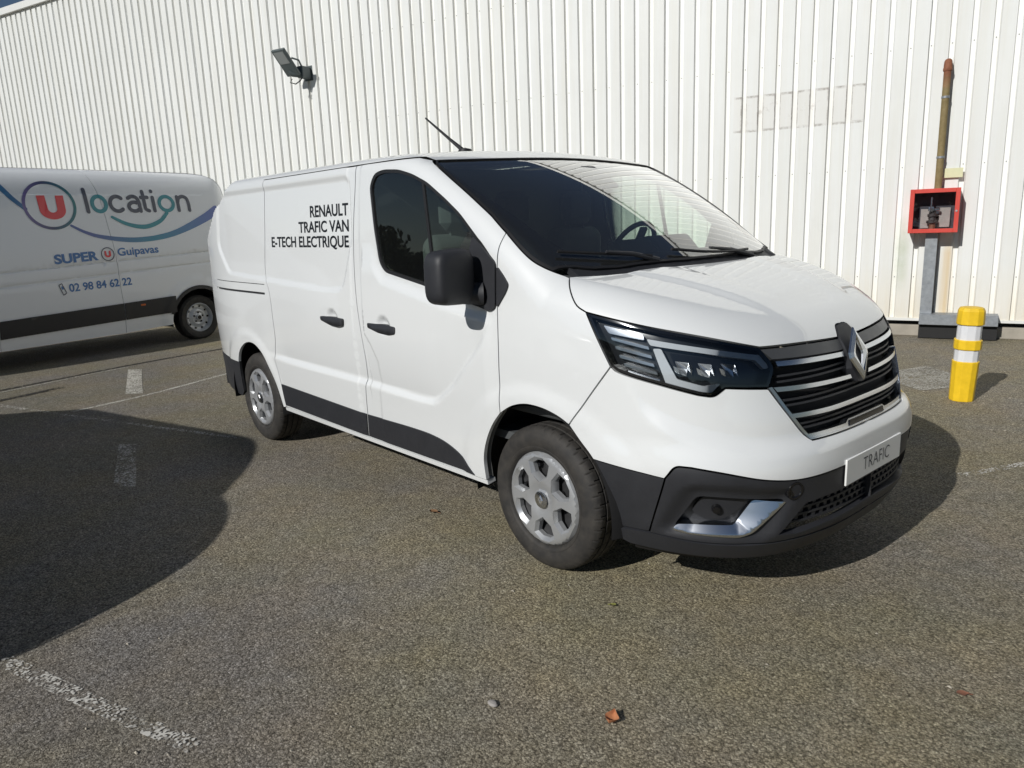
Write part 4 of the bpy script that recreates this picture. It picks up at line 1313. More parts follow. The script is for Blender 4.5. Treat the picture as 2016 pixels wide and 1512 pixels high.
def wall_mat():
    m, nt, b = new_mat('white_steel_cladding')
    geo = nd(nt, 'ShaderNodeNewGeometry'); pos = geo.outputs['Position']

    def dot(v):
        n = nd(nt, 'ShaderNodeVectorMath', operation='DOT_PRODUCT'); lk(nt, pos, n.inputs[0]); n.inputs[1].default_value = v
        return n.outputs['Value']
    e = dot(tuple(WE)); y = dot(tuple(WY)); z = dot((0, 0, 1))
    cmb = nd(nt, 'ShaderNodeCombineXYZ'); lk(nt, e, cmb.inputs[0]); lk(nt, z, cmb.inputs[1])
    wv = cmb.outputs[0]
    # greyer outer faces, paler valleys
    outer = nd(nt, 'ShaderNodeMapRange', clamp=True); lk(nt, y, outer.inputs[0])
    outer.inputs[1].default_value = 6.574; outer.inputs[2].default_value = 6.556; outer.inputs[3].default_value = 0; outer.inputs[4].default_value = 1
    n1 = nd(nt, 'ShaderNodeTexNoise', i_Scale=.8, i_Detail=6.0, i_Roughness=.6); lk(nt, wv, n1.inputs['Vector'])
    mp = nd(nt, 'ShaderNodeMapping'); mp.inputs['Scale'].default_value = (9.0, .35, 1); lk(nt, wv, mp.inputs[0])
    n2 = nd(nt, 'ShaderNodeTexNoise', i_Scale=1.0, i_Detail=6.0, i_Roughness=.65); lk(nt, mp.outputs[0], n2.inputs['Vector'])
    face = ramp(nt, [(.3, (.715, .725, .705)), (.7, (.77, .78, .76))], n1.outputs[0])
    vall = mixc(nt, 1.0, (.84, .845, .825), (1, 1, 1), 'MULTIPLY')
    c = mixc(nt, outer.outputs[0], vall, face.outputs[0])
    stre = ramp(nt, [(.42, (1, 1, 1)), (.75, (.93, .91, .86))], n2.outputs[0])
    c = mixc(nt, .8, c, stre.outputs[0], 'MULTIPLY')
    # grime near the foot
    foot = nd(nt, 'ShaderNodeMapRange', clamp=True); lk(nt, z, foot.inputs[0])
    foot.inputs[1].default_value = .9; foot.inputs[2].default_value = .2; foot.inputs[3].default_value = 0; foot.inputs[4].default_value = 1
    ff = math_n(nt, 'MULTIPLY', foot.outputs[0], n2.outputs[0])
    c = mixc(nt, ff, c, (.70, .62, .47))

    def band(v, a, b_, s):
        r1 = nd(nt, 'ShaderNodeMapRange', clamp=True); lk(nt, v, r1.inputs[0]); r1.inputs[1].default_value = a - s; r1.inputs[2].default_value = a + s
        r2 = nd(nt, 'ShaderNodeMapRange', clamp=True); lk(nt, v, r2.inputs[0]); r2.inputs[1].default_value = b_ + s; r2.inputs[2].default_value = b_ - s
        return math_n(nt, 'MULTIPLY', r1.outputs[0], r2.outputs[0])
    # ghost of a removed sign: soft-edged rectangle and its dirt outline
    n4 = nd(nt, 'ShaderNodeTexNoise', i_Scale=9.0, i_Detail=6.0, i_Roughness=.7); lk(nt, wv, n4.inputs['Vector'])
    zw = math_n(nt, 'MULTIPLY_ADD', n4.outputs[0], .030); lk(nt, z, zw.node.inputs[2])
    md = math_n(nt, 'FLOORED_MODULO', math_n(nt, 'SUBTRACT', e, .871 + .070), .207)
    inr = math_n(nt, 'MULTIPLY', band(e, -1.29, .25, .006), band(zw, 2.576, 3.016, .006))
    core = math_n(nt, 'MULTIPLY', band(md, .003, .134, .003), band(zw, 2.602, 2.992, .010))
    rim = math_n(nt, 'SUBTRACT', inr, core, clamp=True)
    rim = math_n(nt, 'MULTIPLY', rim, outer.outputs[0])
    rn = ramp(nt, [(.42, (.10, .10, .10)), (.62, (1, 1, 1))], n4.outputs[0])
    c = mixc(nt, math_n(nt, 'MULTIPLY', inr, .20), c, (.66, .62, .57))
    c = mixc(nt, math_n(nt, 'MULTIPLY', math_n(nt, 'MULTIPLY', rim, rn.outputs[0]), .85), c, (.24, .21, .18))
    # two smudges where letters stood
    n5 = nd(nt, 'ShaderNodeTexNoise', i_Scale=5.5, i_Detail=7.0, i_Roughness=.75); lk(nt, wv, n5.inputs['Vector'])
    sm = ramp(nt, [(.56, (0, 0, 0)), (.72, (1, 1, 1))], n5.outputs[0])
    s2 = math_n(nt, 'MULTIPLY', math_n(nt, 'MULTIPLY', band(e, -1.18, -.25, .08), band(z, 2.68, 2.95, .07)), sm.outputs[0])
    c = mixc(nt, math_n(nt, 'MULTIPLY', s2, .65), c, (.33, .29, .25))
    # rust run under the cabinet, green algae beside it
    s3 = math_n(nt, 'MULTIPLY', math_n(nt, 'MULTIPLY', band(e, 1.185, 1.285, .03), band(z, .2, 1.12, .12)), n2.outputs[0])
    c = mixc(nt, math_n(nt, 'MULTIPLY', s3, 1.1, clamp=True), c, (.62, .44, .20))
    s4 = math_n(nt, 'MULTIPLY', math_n(nt, 'MULTIPLY', band(e, .70, .82, .04), band(z, .65, 1.32, .16)), n4.outputs[0])
    c = mixc(nt, math_n(nt, 'MULTIPLY', s4, .75), c, (.36, .42, .24))
    lk(nt, c, b.inputs['Base Color'])
    b.inputs['Roughness'].default_value = .48
    b.inputs['Specular IOR Level'].default_value = .3
    bp = nd(nt, 'ShaderNodeBump', i_Strength=.06, i_Distance=.02)
    n6 = nd(nt, 'ShaderNodeTexNoise', i_Scale=2.2, i_Detail=2.0); lk(nt, wv, n6.inputs['Vector']); lk(nt, n6.outputs[0], bp.inputs['Height']); lk(nt, bp.outputs[0], b.inputs['Normal'])
    return m


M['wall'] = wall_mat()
M['concrete'] = plain('concrete_plinth', (.34, .31, .26), .9, noise=.3, nscale=9, bump=.4, bscale=60)
M['gap'] = plain('dark_gap', (.02, .02, .02), .9)
M['galv'] = plain('galvanised_steel', (.30, .32, .34), .5, metal=.55, noise=.35, nscale=22)
M['screw'] = plain('screw_head', (.32, .33, .33), .5)
M['trimwhite'] = plain('white_flashing', (.72, .72, .69), .45, noise=.05, nscale=3)
wall = empty('warehouse_wall', wloc(0), WA)
prop(wall, 'tall white ribbed steel wall of the building behind the vans', 'building wall')
PITCH = .207; NP = 5
prof = [(0, 0), (.010, .042), (.054, .042), (.070, 0), (PITCH, 0)]
V = []; F = []
pts = []
for k in range(NP):
    for (s, y) in prof[:-1]: pts.append((k * PITCH + s, y))
pts += [(NP * PITCH + .006, -.0015)]
pts[0] = (0.0, 0.0)
for (s, y) in pts: V += [(s, y, .20), (s, y, 6.56)]
F = [(2 * i, 2 * i + 2, 2 * i + 3, 2 * i + 1) for i in range(len(pts) - 1)]
b = MB(); b.add(V, F)
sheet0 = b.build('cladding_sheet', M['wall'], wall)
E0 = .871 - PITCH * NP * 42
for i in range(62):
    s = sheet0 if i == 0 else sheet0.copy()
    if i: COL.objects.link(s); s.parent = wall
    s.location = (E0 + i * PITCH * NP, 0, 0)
x0, x1 = E0 - .2, E0 + 62 * PITCH * NP + .2
b = MB(); b.box(x0, x1, .06, .36, .16, 6.60); b.build('wall_core', M['gap'], wall)
b = MB(); b.box(x0, x1, -.07, .40, 6.565, 6.70); b.build('roof_trim', M['trimwhite'], wall)
b = MB(); b.box(x0, x1, -.012, .04, .190, .222); b.build('base_flashing', M['trimwhite'], wall)
b = MB(); b.box(x0, x1, .02, .36, 0, .135); b.build('plinth', M['concrete'], wall, bevel=.01)
b = MB()
for row in (.718, 2.006, 3.327, 4.647, 5.967):
    for k in range(-110, 12):
        e = .871 + PITCH * k + .034
        b.lathe([(.0075, .042), (.0065, .036), (.0, .0355)], 6, 'y', (e, 0, row))
o = b.build('screws', M['screw'], wall); o['kind'] = 'stuff'
# ---- rusty pipe
def rust_pipe():
    m, nt, b = new_mat('old_painted_pipe')
    tc = nd(nt, 'ShaderNodeTexCoord'); sp_ = nd(nt, 'ShaderNodeSeparateXYZ'); lk(nt, tc.outputs['Object'], sp_.inputs[0])
    n = nd(nt, 'ShaderNodeTexNoise', i_Scale=14.0, i_Detail=7.0, i_Roughness=.7); lk(nt, tc.outputs['Object'], n.inputs['Vector'])
    base = ramp(nt, [(.3, (.17, .125, .05)), (.7, (.27, .21, .10))], n.outputs[0])
    top = nd(nt, 'ShaderNodeMapRange', clamp=True); lk(nt, sp_.outputs[2], top.inputs[0]); top.inputs[1].default_value = 1.05; top.inputs[2].default_value = 1.30
    f = math_n(nt, 'MULTIPLY', math_n(nt, 'ADD', top.outputs[0], math_n(nt, 'SUBTRACT', n.outputs[0], .62)), 1.4, clamp=True)
    rust = ramp(nt, [(.3, (.13, .035, .015)), (.7, (.30, .12, .06))], n.outputs[0])
    c = mixc(nt, f, base.outputs[0], rust.outputs[0])
    lk(nt, c, b.inputs['Base Color']); b.inputs['Roughness'].default_value = .75
    return m


M['pipe'] = rust_pipe()
t = empty('dry_riser_pipe', wloc(1.088, .10, 1.737), WA)
prop(t, 'rusty brown vertical pipe rising from the red cabinet on the white wall', 'pipe')
b = MB(); b.tube([(0, 0, 0), (0, 0, .6), (0, 0, 1.30)], .038, 20); b.build('pipe_run', M['pipe'], t, True)
b = MB(); b.tube([(0, 0, 1.285), (0, .005, 1.335), (0, .03, 1.375), (0, .10, 1.385)], [.042, .043, .041, .038], 16); b.build('pipe_elbow', M['pipe'], t, True)
b = MB(); b.lathe([(.044, 1.275), (.047, 1.285), (.047, 1.305), (.044, 1.315)], 20); b.build('pipe_collar', M['pipe'], t, True)
for zc_ in (.35, 1.0):
    b = MB(); b.lathe([(.041, zc_ - .013), (.043, zc_ - .011), (.043, zc_ + .011), (.041, zc_ + .013)], 18); b.box(-.012, .012, .03, .098, zc_ - .012, zc_ + .012); b.build('pipe_clamp', M['galv'], t, True)
# ---- red cabinet
M['red'] = plain('red_cabinet_paint', (.60, .062, .045), .42, noise=.12, nscale=9, coat=.2)
M['paper'] = plain('paper_notice', (.55, .52, .45), .8, noise=.12, nscale=12)
M['cabin'] = plain('cabinet_inside', (.085, .086, .095), .7)
M['cast'] = plain('cast_iron_valve', (.07, .06, .055), .55, noise=.3)
M['brass'] = plain('oxidised_copper_pipe', (.36, .17, .10), .5, metal=.3, noise=.3, nscale=30)
M['cabglass'] = thin_glass('cabinet_glass', (.90, .90, .92), .7)
t = empty('valve_cabinet', wloc(1.068, 0, 1.250), WA)
prop(t, 'small red glazed cabinet with a valve inside, mounted on the white wall', 'cabinet')
W2, H2, D2 = .247, .487, .25
b = MB(); b.box(-W2, -W2 + .012, -D2, -.001, 0, H2); b.box(W2 - .012, W2, -D2, -.001, 0, H2); b.box(-W2, W2, -D2, -.001, -.0, .012); b.box(-W2, W2, -D2, -.001, H2 - .012, H2)
b.build('case', M['red'], t)
b = MB(); b.box(-W2 + .012, W2 - .012, -.03, -.005, .012, H2 - .012); b.build('back_panel', M['cabin'], t)
b = MB(); fw = .042
b.box(-W2 - .004, -W2 + fw, -D2 - .016, -D2 - .001, -.004, H2 + .004, .003); b.box(W2 - fw, W2 + .004, -D2 - .016, -D2 - .001, -.004, H2 + .004, .003)
b.box(-W2 + fw, W2 - fw, -D2 - .0155, -D2 - .001, -.004, fw, .003); b.box(-W2 + fw, W2 - fw, -D2 - .0155, -D2 - .001, H2 - fw, H2 + .004, .003)
dr = b.build('door_frame', M['red'], t)
b = MB(); b.box(-W2 + fw - .004, W2 - fw + .004, -D2 - .009, -D2 - .006, fw - .004, H2 - fw + .004); b.build('pane', M['cabglass'], t)
b = MB(); b.lathe([(.0, -D2 - .024), (.011, -D2 - .022), (.012, -D2 - .014)], 12, 'y', (W2 - .024, 0, .235)); b.build('lock', M['screw'], t, True)
for (a0, a1, z0, z1) in ((-.135, -.050, .045, .265), (.050, .165, .055, .275)):
    b = MB(); b.box(a0, a1, -.075, -.073, z0, z1); b.build('notice', M['paper'], t)
b = MB(); b.tube([(-.01, -.12, .012), (-.01, -.12, .10)], .034, 16); b.build('feed_pipe', M['brass'], t, True)
b = MB(); b.lathe([(.05, .10), (.062, .105), (.062, .13), (.04, .14), (.036, .17), (.055, .18), (.055, .205), (.03, .21), (.028, .25)], 18, 'z', (-.01, -.12, 0)); b.build('valve_body', M['cast'], t, True)
b = MB(); b.lathe([(.0, -.175), (.032, -.172), (.035, -.15)], 16, 'y', (-.03, 0, .262)); b.box(-.042, -.020, -.182, -.172, .26, .40, .004); b.box(.00, .06, -.16, -.13, .24, .275, .006)
b.build('valve_handle', M['satinchrome'], t, True)
# ---- steel post and beam under it
t = empty('steel_support', wloc(1.065, 0, .17), WA)
prop(t, 'galvanised steel post standing on a steel beam below the red cabinet', 'steel post')
b = MB(); b.box(-.062, .062, -.155, -.150, .13, 1.078); b.box(-.062, -.057, -.150, -.06, .13, 1.078); b.box(.057, .062, -.150, -.06, .13, 1.078); b.build('post', M['galv'], t)
b = MB(); b.box(-.062, .735, -.225, -.001, .005, .128, .004); b.build('beam', M['galv'], t)
b = MB(); b.box(-.06, .735, -.16, .0, -.16, .005); b.build('beam_shade_block', M['gap'], t)  # dark block standing in for the shade beneath the beam
# ---- pale yellow label plate
t = wloc(1.226, .032, 1.858)
b = MB(); b.box(-.098, .098, -.004, .004, 0, .105, .001)
o = b.build('label_plate', plain('pale_yellow_plate', (.66, .66, .42), .5, noise=.06), None, loc=t, rot=(0, 0, WA))
prop(o, 'blank pale yellow plate fixed beside the rusty pipe', 'sign')
# ---- flood light
M['lampgrey'] = plain('flood_light_housing', (.085, .105, .108), .45, noise=.1)
M['lampglass'] = plain('flood_light_window', (.30, .32, .32), .2, coat=.6)
t = empty('flood_light', wloc(-8.62, 0, 4.10), WA); t.scale = (.86, .9, .86)
prop(t, 'grey flood light on a bracket high on the white wall', 'wall lamp')
b = MB(); b.box(-.06, .09, -.24, -.01, .0, .22, .01); b.box(-.09, .12, -.012, .0, -.03, .25); b.build('bracket_box', M['lampgrey'], t)
b = MB(); b.tube([(.04, -.20, .21), (.04, -.26, .32), (-.05, -.36, .36)], .018, 8); b.tube([(.02, -.20, .05), (-.08, -.34, .06), (-.12, -.38, .12)], .05, 10)
b.build('arm', M['lampgrey'], t, True)
b = MB(); b.tube([(-.10, -.34, -.02), (-.14, -.36, -.09), (-.06, -.30, -.12), (-.0, -.24, -.06), (.05, -.2, .02)], .012, 6); b.build('cable', M['gap'], t, True)
hd = Matrix.Translation((-.10, -.44, .24)) @ Matrix.Rotation(R(-49), 4, 'X')
b = MB(); b.box(-.17, .17, -.31, .25, -.03, .03, .012, hd); hdo = b.build('lamp_head', M['lampgrey'], t)
b = MB(); b.box(-.125, .125, -.265, -.02, -.036, -.028, 0, hd); b.build('lamp_window', M['lampglass'], t)

# ------------------------------------------------------------------ bollard
M['yellow'] = plain('yellow_plastic', (.80, .52, .014), .5, noise=.22, nscale=16)
M['reflect'] = plain('white_reflective_band', (.70, .71, .73), .45, noise=.05, nscale=20)
t = empty('bollard', (.305, 3.535, 0), R(28))
t.rotation_euler = (R(1.0), R(1.2), R(28))
prop(t, 'yellow bollard with two white bands beside the van nose', 'bollard')


def shell(name, prof, mat, open_back=True):
    """eight-sided tube, flattened at the back"""
    sec = [(-.62, .80), (-.95, .45), (-1.0, -.25), (-.78, -.72), (-.35, -.97), (.35, -.97), (.78, -.72), (1.0, -.25), (.95, .45), (.62, .80)]
    n = len(sec); V = []; F = []
    for r, z in prof:
        for a, c in sec: V.append((a * r, c * r, z))
    for i in range(len(prof) - 1):
        for k in range(n): F.append((i * n + k, i * n + (k + 1) % n, (i + 1) * n + (k + 1) % n, (i + 1) * n + k))
    F.append(tuple(range(n))[::-1]); F.append(tuple((len(prof) - 1) * n + k for k in range(n)))
    b = MB(); b.add(V, F); return b.build(name, mat, t, bevel=.004)


shell('base_shell', [(.086, 0), (.088, .008), (.096, .325), (.092, .330)], M['yellow'])
shell('white_band', [(.087, .31), (.087, .45)], M['reflect'])
shell('ring', [(.094, .425), (.098, .430), (.098, .500), (.094, .505)], M['yellow'])
shell('white_band', [(.086, .49), (.085, .64)], M['reflect'])
shell('cap', [(.094, .625), (.098, .630), (.094, .735), (.082, .760), (.05, .766)], M['yellow'])

# ------------------------------------------------------------------ fallen leaves, pebbles
def leaf(loc, size, col, rz, label, curl=.35):
    V = []; F = []; n = 9
    for i in range(n):
        s = i / (n - 1); w = .36 * math.sin(math.pi * min(1, s * 1.02) ** .8) + .01
        for k, q in enumerate((-1, -.5, 0, .5, 1)):
            ww = w * q * (1 + .12 * math.sin(9 * s + 2 * q))
            V.append(((s - .5) * size, ww * size, size * (curl * (abs(q) ** 2) * .28 + curl * .55 * (s - .5) ** 2) + .004))
    for i in range(n - 1):
        for k in range(4): F.append((i * 5 + k, (i + 1) * 5 + k, (i + 1) * 5 + k + 1, i * 5 + k + 1))
    o = empty('fallen_leaf', loc, rz)
    m = plain('dry_leaf', col, .8, noise=.45, nscale=60)
    bl = mesh_obj('blade', V, F, m, o)
    b = MB(); b.tube([(.48 * size, 0, size * .08), (.62 * size, .03 * size, size * .10), (.80 * size, .08 * size, size * .04)], .0018, 5); b.build('stalk', m, o, True)
    prop(o, label, 'leaf', 'fallen leaves on the asphalt')
    return o


leaf((.935, -1.520, .004), .062, (.46, .19, .085), R(115), 'curled orange leaf on the asphalt in the foreground', .8)
leaf((1.654, -.606, .004), .040, (.20, .085, .05), R(40), 'small dark brown leaf on the asphalt near the right edge')
leaf((.462, -.968, .004), .028, (.20, .20, .05), R(200), 'tiny yellow green leaf on the asphalt below the front wheel')
leaf((-.918, -.888, .004), .055, (.20, .11, .055), R(15), 'brown leaf on the asphalt beside the front door sill')
b = MB(); rnd = random.Random(5)
b.lathe([(.0, .012), (.012, .010), (.017, .004), (.015, 0)], 9); o = b.build('pebble', plain('pale_pebble', (.32, .30, .28), .8), None, True, loc=(.60, -1.739, .002))
o.scale = (1.3, .8, 1); prop(o, 'pale flat pebble lying on the foreground asphalt', 'pebble')

# ------------------------------------------------------------------ unseen hedge added behind the camera to darken reflections in glass and paint
def added_hedge():
    m, nt, b = new_mat('added_hedge_leaves')
    geo = nd(nt, 'ShaderNodeNewGeometry')
    n = nd(nt, 'ShaderNodeTexNoise', i_Scale=3.0, i_Detail=6.0, i_Roughness=.7); lk(nt, geo.outputs['Position'], n.inputs['Vector'])
    c = ramp(nt, [(.3, (.018, .030, .010)), (.7, (.060, .085, .028))], n.outputs[0]); lk(nt, c.outputs[0], b.inputs['Base Color']); b.inputs['Roughness'].default_value = .8
    rng = np.random.default_rng(4); V = []; F = []
    k = 26000
    x = rng.uniform(-75, 60, k); t = rng.uniform(0, 1, k)
    top = 3.6 + 1.1 * np.sin(x * .31) * np.sin(x * .117 + 1) + .5 * np.sin(x * .9)
    z = top * np.sqrt(t); y = -34 + rng.normal(0, .9, k) * (1.15 - .5 * t)
    s = rng.uniform(.18, .42, k)
    a = rng.normal(size=(k, 3)); a /= np.linalg.norm(a, axis=1)[:, None]; b2 = np.cross(a, rng.normal(size=(k, 3))); b2 /= np.linalg.norm(b2, axis=1)[:, None]
    P_ = np.c_[x, y, z]
    q = np.stack([P_ + a * s[:, None], P_ + b2 * s[:, None] * .5, P_ - a * s[:, None], P_ - b2 * s[:, None] * .5], 1).reshape(-1, 3)
    q[:, 2] = np.maximum(q[:, 2], 0)
    o = mesh_obj('added_hedge', q, [(4 * i, 4 * i + 1, 4 * i + 2, 4 * i + 3) for i in range(k)], m, smooth=False)
    prop(o, kind='stuff')


added_hedge()

# ------------------------------------------------------------------ grit and bits of dead leaf
rng = np.random.default_rng(11); V = []; F = []
for i in range(260):
    x, y = rng.uniform(-4.5, 2.2), rng.uniform(-3.0, 4.5)
    if rng.random() < .35: x, y = rng.uniform(-.8, 1.6), rng.uniform(2.6, 5.6)
    s_ = rng.uniform(.004, .011); a_ = rng.uniform(0, 6.28); h_ = rng.uniform(.002, .006)
    b0 = len(V)
    for k_ in range(4):
        q_ = a_ + k_ * 1.57 + rng.uniform(-.4, .4); V.append((x + s_ * math.cos(q_), y + s_ * math.sin(q_) * .6, .003))
    V.append((x, y, .003 + h_))
    F += [(b0, b0 + 1, b0 + 4), (b0 + 1, b0 + 2, b0 + 4), (b0 + 2, b0 + 3, b0 + 4), (b0 + 3, b0, b0 + 4)]
prop(mesh_obj('grit', V, F, plain('pale_grit', (.42, .38, .31), .85, noise=.5, nscale=3), smooth=False), kind='stuff')

# ------------------------------------------------------------------ rental van at the left (local frame: x to its rear, y away from the camera)
MAZ = R(104)
MN = Vector((math.sin(MAZ), -math.cos(MAZ), 0))
M['mpaint'] = plain('white_van_paint', (.84, .86, .88), .45, coat=.8, coat_r=.03, spec=.3)
M['steelw'] = plain('silver_steel_wheel', (.58, .59, .60), .4, metal=.3, noise=.06)
mprof = pchip([.2, .45, .75, 1.3, 1.7, 2.12, 2.25, 2.35, 2.42, 2.46, 2.49], [.05, .015, .0, .005, .045, .10, .135, .185, .255, .36, .55])


def s_m(q):
    a, z = q[:, 0], q[:, 1]
    y = mprof(z)
    r = .32
    t = np.clip((a - (3.78 - r)) / r, 0, 1)
    y = y + .30 * (1 - np.sqrt(np.maximum(1 - t * t, 0)))
    t2 = np.clip((-1.2 - a) / 1.2, 0, 1)
    return np.c_[a, y + .25 * t2 ** 2.2, z]


def mg(z0, slope):
    """line rising gently towards the rear"""
    return lambda a: z0 + slope * a


BELT1 = lambda a: 1.172 + .0375 * a
BELT2 = lambda a: 1.003 + .040 * a


def D_m(q):
    a, z = q[:, 0], q[:, 1]
    d = np.zeros(len(q))
    for f, w in ((BELT1, .007), (BELT2, .013)):
        d -= .012 * np.exp(-((z - f(a)) / w) ** 2) * (a > -.9) * (a < 3.3)
    d -= .004 * sstep(-.006, .006, z - 2.122)
    r = np.hypot(a - 2.95, z - .31)
    d += .016 * (1 - sstep(.56, .64, r))
    return d


def rental_van():
    root = empty('rental_van', tuple(MN * -8.694), MAZ)
    prop(root, 'long white rental van with coloured location lettering, parked behind at the left', 'van')
    wc = (2.95, -1.38)
    arch = lambda c, r, a0, a1: [(c + r * math.cos(R(t)), .31 + r * math.sin(R(t))) for t in np.linspace(a0, a1, 25)]
    seam = spline([(1.66, 2.46), (1.655, 2.426), (1.729, 2.13), (1.774, 1.641), (1.798, 1.268), (1.795, .926), (1.800, .576), (1.800, .25)], .03)
    ra = arch(wc[0], .455, 188, -8); fa = arch(wc[1], .455, 188, -8)
    top_r = line([(3.70, 2.10), (3.66, 2.25), (3.56, 2.36), (3.40, 2.425), (3.2, 2.45), (1.66, 2.46)], .04)
    fine = []
    for a in np.arange(-.9, 3.3, .05):
        for f, ws in ((BELT1, (-.014, -.007, 0, .007, .014)), (BELT2, (-.026, -.013, 0, .013, .026))):
            for w in ws: fine.append((a, f(a) + w))
        for w in (-.012, -.004, .004, .012): fine.append((a, 2.122 + w))
    fine = np.array(fine)
    A1 = panel([(seam, True), (line([(1.80, .25), (2.50, .28), ra[0]], .04), True), (np.array(ra), True), (line([ra[-1], (3.74, .36), (3.76, .9), (3.74, 1.6), (3.70, 2.10)], .05), False), (top_r, False)],
               surf=s_m, h=.08, D=D_m, fine=fine, skirt=.02, gap=.003)
    win = rounded([(-.25, 2.02), (-.75, 2.02), (-1.35, 1.52), (-1.30, 1.40), (-.25, 1.40)], .06, 3)
    front = spline([(-.62, 2.46), (-1.0, 2.20), (-1.62, 1.52), (-2.0, 1.36), (-2.28, 1.05), (-2.38, .70), (-2.34, .38)], .06)
    dseam = line([(-.05, 2.46), (-.03, 1.3), (.22, 1.0), (.24, .245)], .05)
    A2 = panel([(seam[::-1], True), (line([(1.66, 2.46), (-.05, 2.46)], .06), False), (dseam, True), (line([(.24, .245), (1.80, .25)], .05), True)], surf=s_m, h=.08, D=D_m, fine=fine, skirt=.02, gap=.003)
    A3 = panel([(dseam[::-1], True), (line([(-.05, 2.46), (-.62, 2.46)], .06), False), (front, False), (line([(-2.34, .38), fa[0]], .05), True), (np.array(fa), True), (line([fa[-1], (.24, .245)], .05), True)],
               surf=s_m, h=.08, D=D_m, skirt=.02, gap=.003, holes=(line(win, .05, True),))

    def far(A):
        V, F, N = A
        V = V.copy(); V[:, 1] = 2.02 - V[:, 1]
        return V, [tuple(f)[::-1] for f in F], N * np.array([1, -1, 1])
    # panel() normals of a custom surface: make them face outwards (-y)
    def fixn(A):
        V, F, N = A
        return V, [tuple(f)[::-1] for f in F] if np.mean(N[:50, 1]) > 0 else F, N * (-1 if np.mean(N[:50, 1]) > 0 else 1)
    A1, A2, A3 = fixn(A1), fixn(A2), fixn(A3)
    # roof and ends: strip between both flanks
    out = np.vstack([[(3.74, .36), (3.76, .9), (3.74, 1.6)], top_r, line([(1.66, 2.46), (-.62, 2.46)], .2)[1:], front[1:]])
    P_ = s_m(out); V = []; F = []
    m = len(out)
    for k in range(9):
        s = k / 8
        for p in P_:
            bulge = .035 * (1 - (2 * s - 1) ** 2)
            nrm = (0, 0, 1) if p[2] > 2.3 else ((1, 0, 0) if p[0] > 3 else (-1, 0, .4))
            V.append((p[0] + nrm[0] * bulge, p[1] + (2.02 - 2 * p[1]) * s, p[2] + nrm[2] * bulge))
    for k in range(8):
        for i in range(m - 1): F.append((k * m + i, k * m + i + 1, (k + 1) * m + i + 1, (k + 1) * m + i))
    b = MB(); b.add(V, F); b.build('roof_and_ends', M['mpaint'], root, True)
    emit('rear_side_panel', A1, M['mpaint'], root); emit('side_panel', A2, M['mpaint'], root); emit('cab_side', A3, M['mpaint'], root)
    emit('far_side', join(far(A1), far(A2), far(A3)), M['mpaint'], root)
    A = panel([(np.vstack([win, win[:1]]), True)], surf=s_m, h=.1, off=0, skirt=0, gap=0); emit('cab_window', fixn(A), M['gloss'], root)
    b = MB(); b.box(-2.2, 3.6, .15, 1.87, .34, .60); b.build('underbody', M['liner'], root)

    def deco(name, poly, mat, off=.003, sk=0.0, h=.06, parent=root):
        P0 = np.asarray(poly, float)
        A = panel([(np.vstack([P0, P0[:1]]), True)], surf=s_m, h=h, skirt=0, gap=0, D=D_m)
        V, F, N = fixn(A); V = V + N * off
        return emit(name, (V, F, N), mat, parent)
    # black rub strips (two lengths) and arch edging
    bt = lambda a: .606 + .034 * a
    bb = lambda a: .388 + .028 * a
    M['mblack'] = plain('van_side_strip', (.020, .020, .022), .5, noise=.1)
    for a0, a1 in ((.245, 1.796), (1.804, 2.56)):
        deco('side_strip', line([(a0, bb(a0)), (a1, bb(a1)), (a1, bt(a1)), (a0, bt(a0))], .06, True), M['mblack'], .016)
    deco('side_strip', line([(-.85, bb(0)), (.235, bb(.2)), (.235, bt(.2)), (-.85, bt(0))], .06, True), M['mblack'], .016)
    ring = arch(wc[0], .500, 165, 0) + arch(wc[0], .448, 0, 165)
    deco('arch_edge', np.array(ring), M['mblack'], .012)
    deco('side_marker', rounded([(2.03, .605), (2.10, .607), (2.10, .632), (2.03, .630)], .01), M['orange'], .022)
    # wheels
    def wheel(x):
        w = empty('wheel', (x, .10, .325), 0, root)
        b = MB(); b.lathe([(.20, .14), (.26, .16), (.315, .15), (.335, .12), (.338, .02), (.33, -.03), (.30, -.055), (.24, -.055), (.215, -.04), (.205, .02)], 48, 'y'); b.build('tyre', M['tyre'], w, True)
        b = MB(); b.lathe([(.216, -.042), (.208, -.048), (.196, -.02), (.188, .02), (.150, .02), (.118, -.005), (.100, -.012), (.075, .0), (.045, -.01), (.04, -.035), (.0, -.04)], 40, 'y'); b.build('rim', M['steelw'], w, True)
        b = MB()
        for k in range(10):
            a = R(36 * k); b.lathe([(.0, .0135), (.016, .0135), (.017, .02)], 10, 'y', (.168 * math.cos(a), 0, .168 * math.sin(a)))
        for k in range(5):
            a = R(72 * k + 15); b.lathe([(.0, -.016), (.013, -.016), (.014, .0)], 8, 'y', (.072 * math.cos(a), 0, .072 * math.sin(a)))
        b.lathe([(.0, -.042), (.030, -.041), (.032, -.02)], 14, 'y')
        b.build('rim_holes', M['gloss'], w, True)['kind'] = 'stuff'
    for x in wc: wheel(x)
    for x in wc:
        V = []; F = []; n = 24
        for rad, y in ((.452, .03), (.452, .36), (.0, .36)):
            for k in range(n + 1):
                a = math.pi * (-.05 + 1.1 * k / n); V.append((x + rad * math.cos(a), y, .31 + rad * math.sin(a)))
        for j in range(2):
            for k in range(n): F.append((j * (n + 1) + k, j * (n + 1) + k + 1, (j + 1) * (n + 1) + k + 1, (j + 1) * (n + 1) + k))
        b = MB(); b.add(V, F); b.build('wheel_liner', M['liner'], root, True)
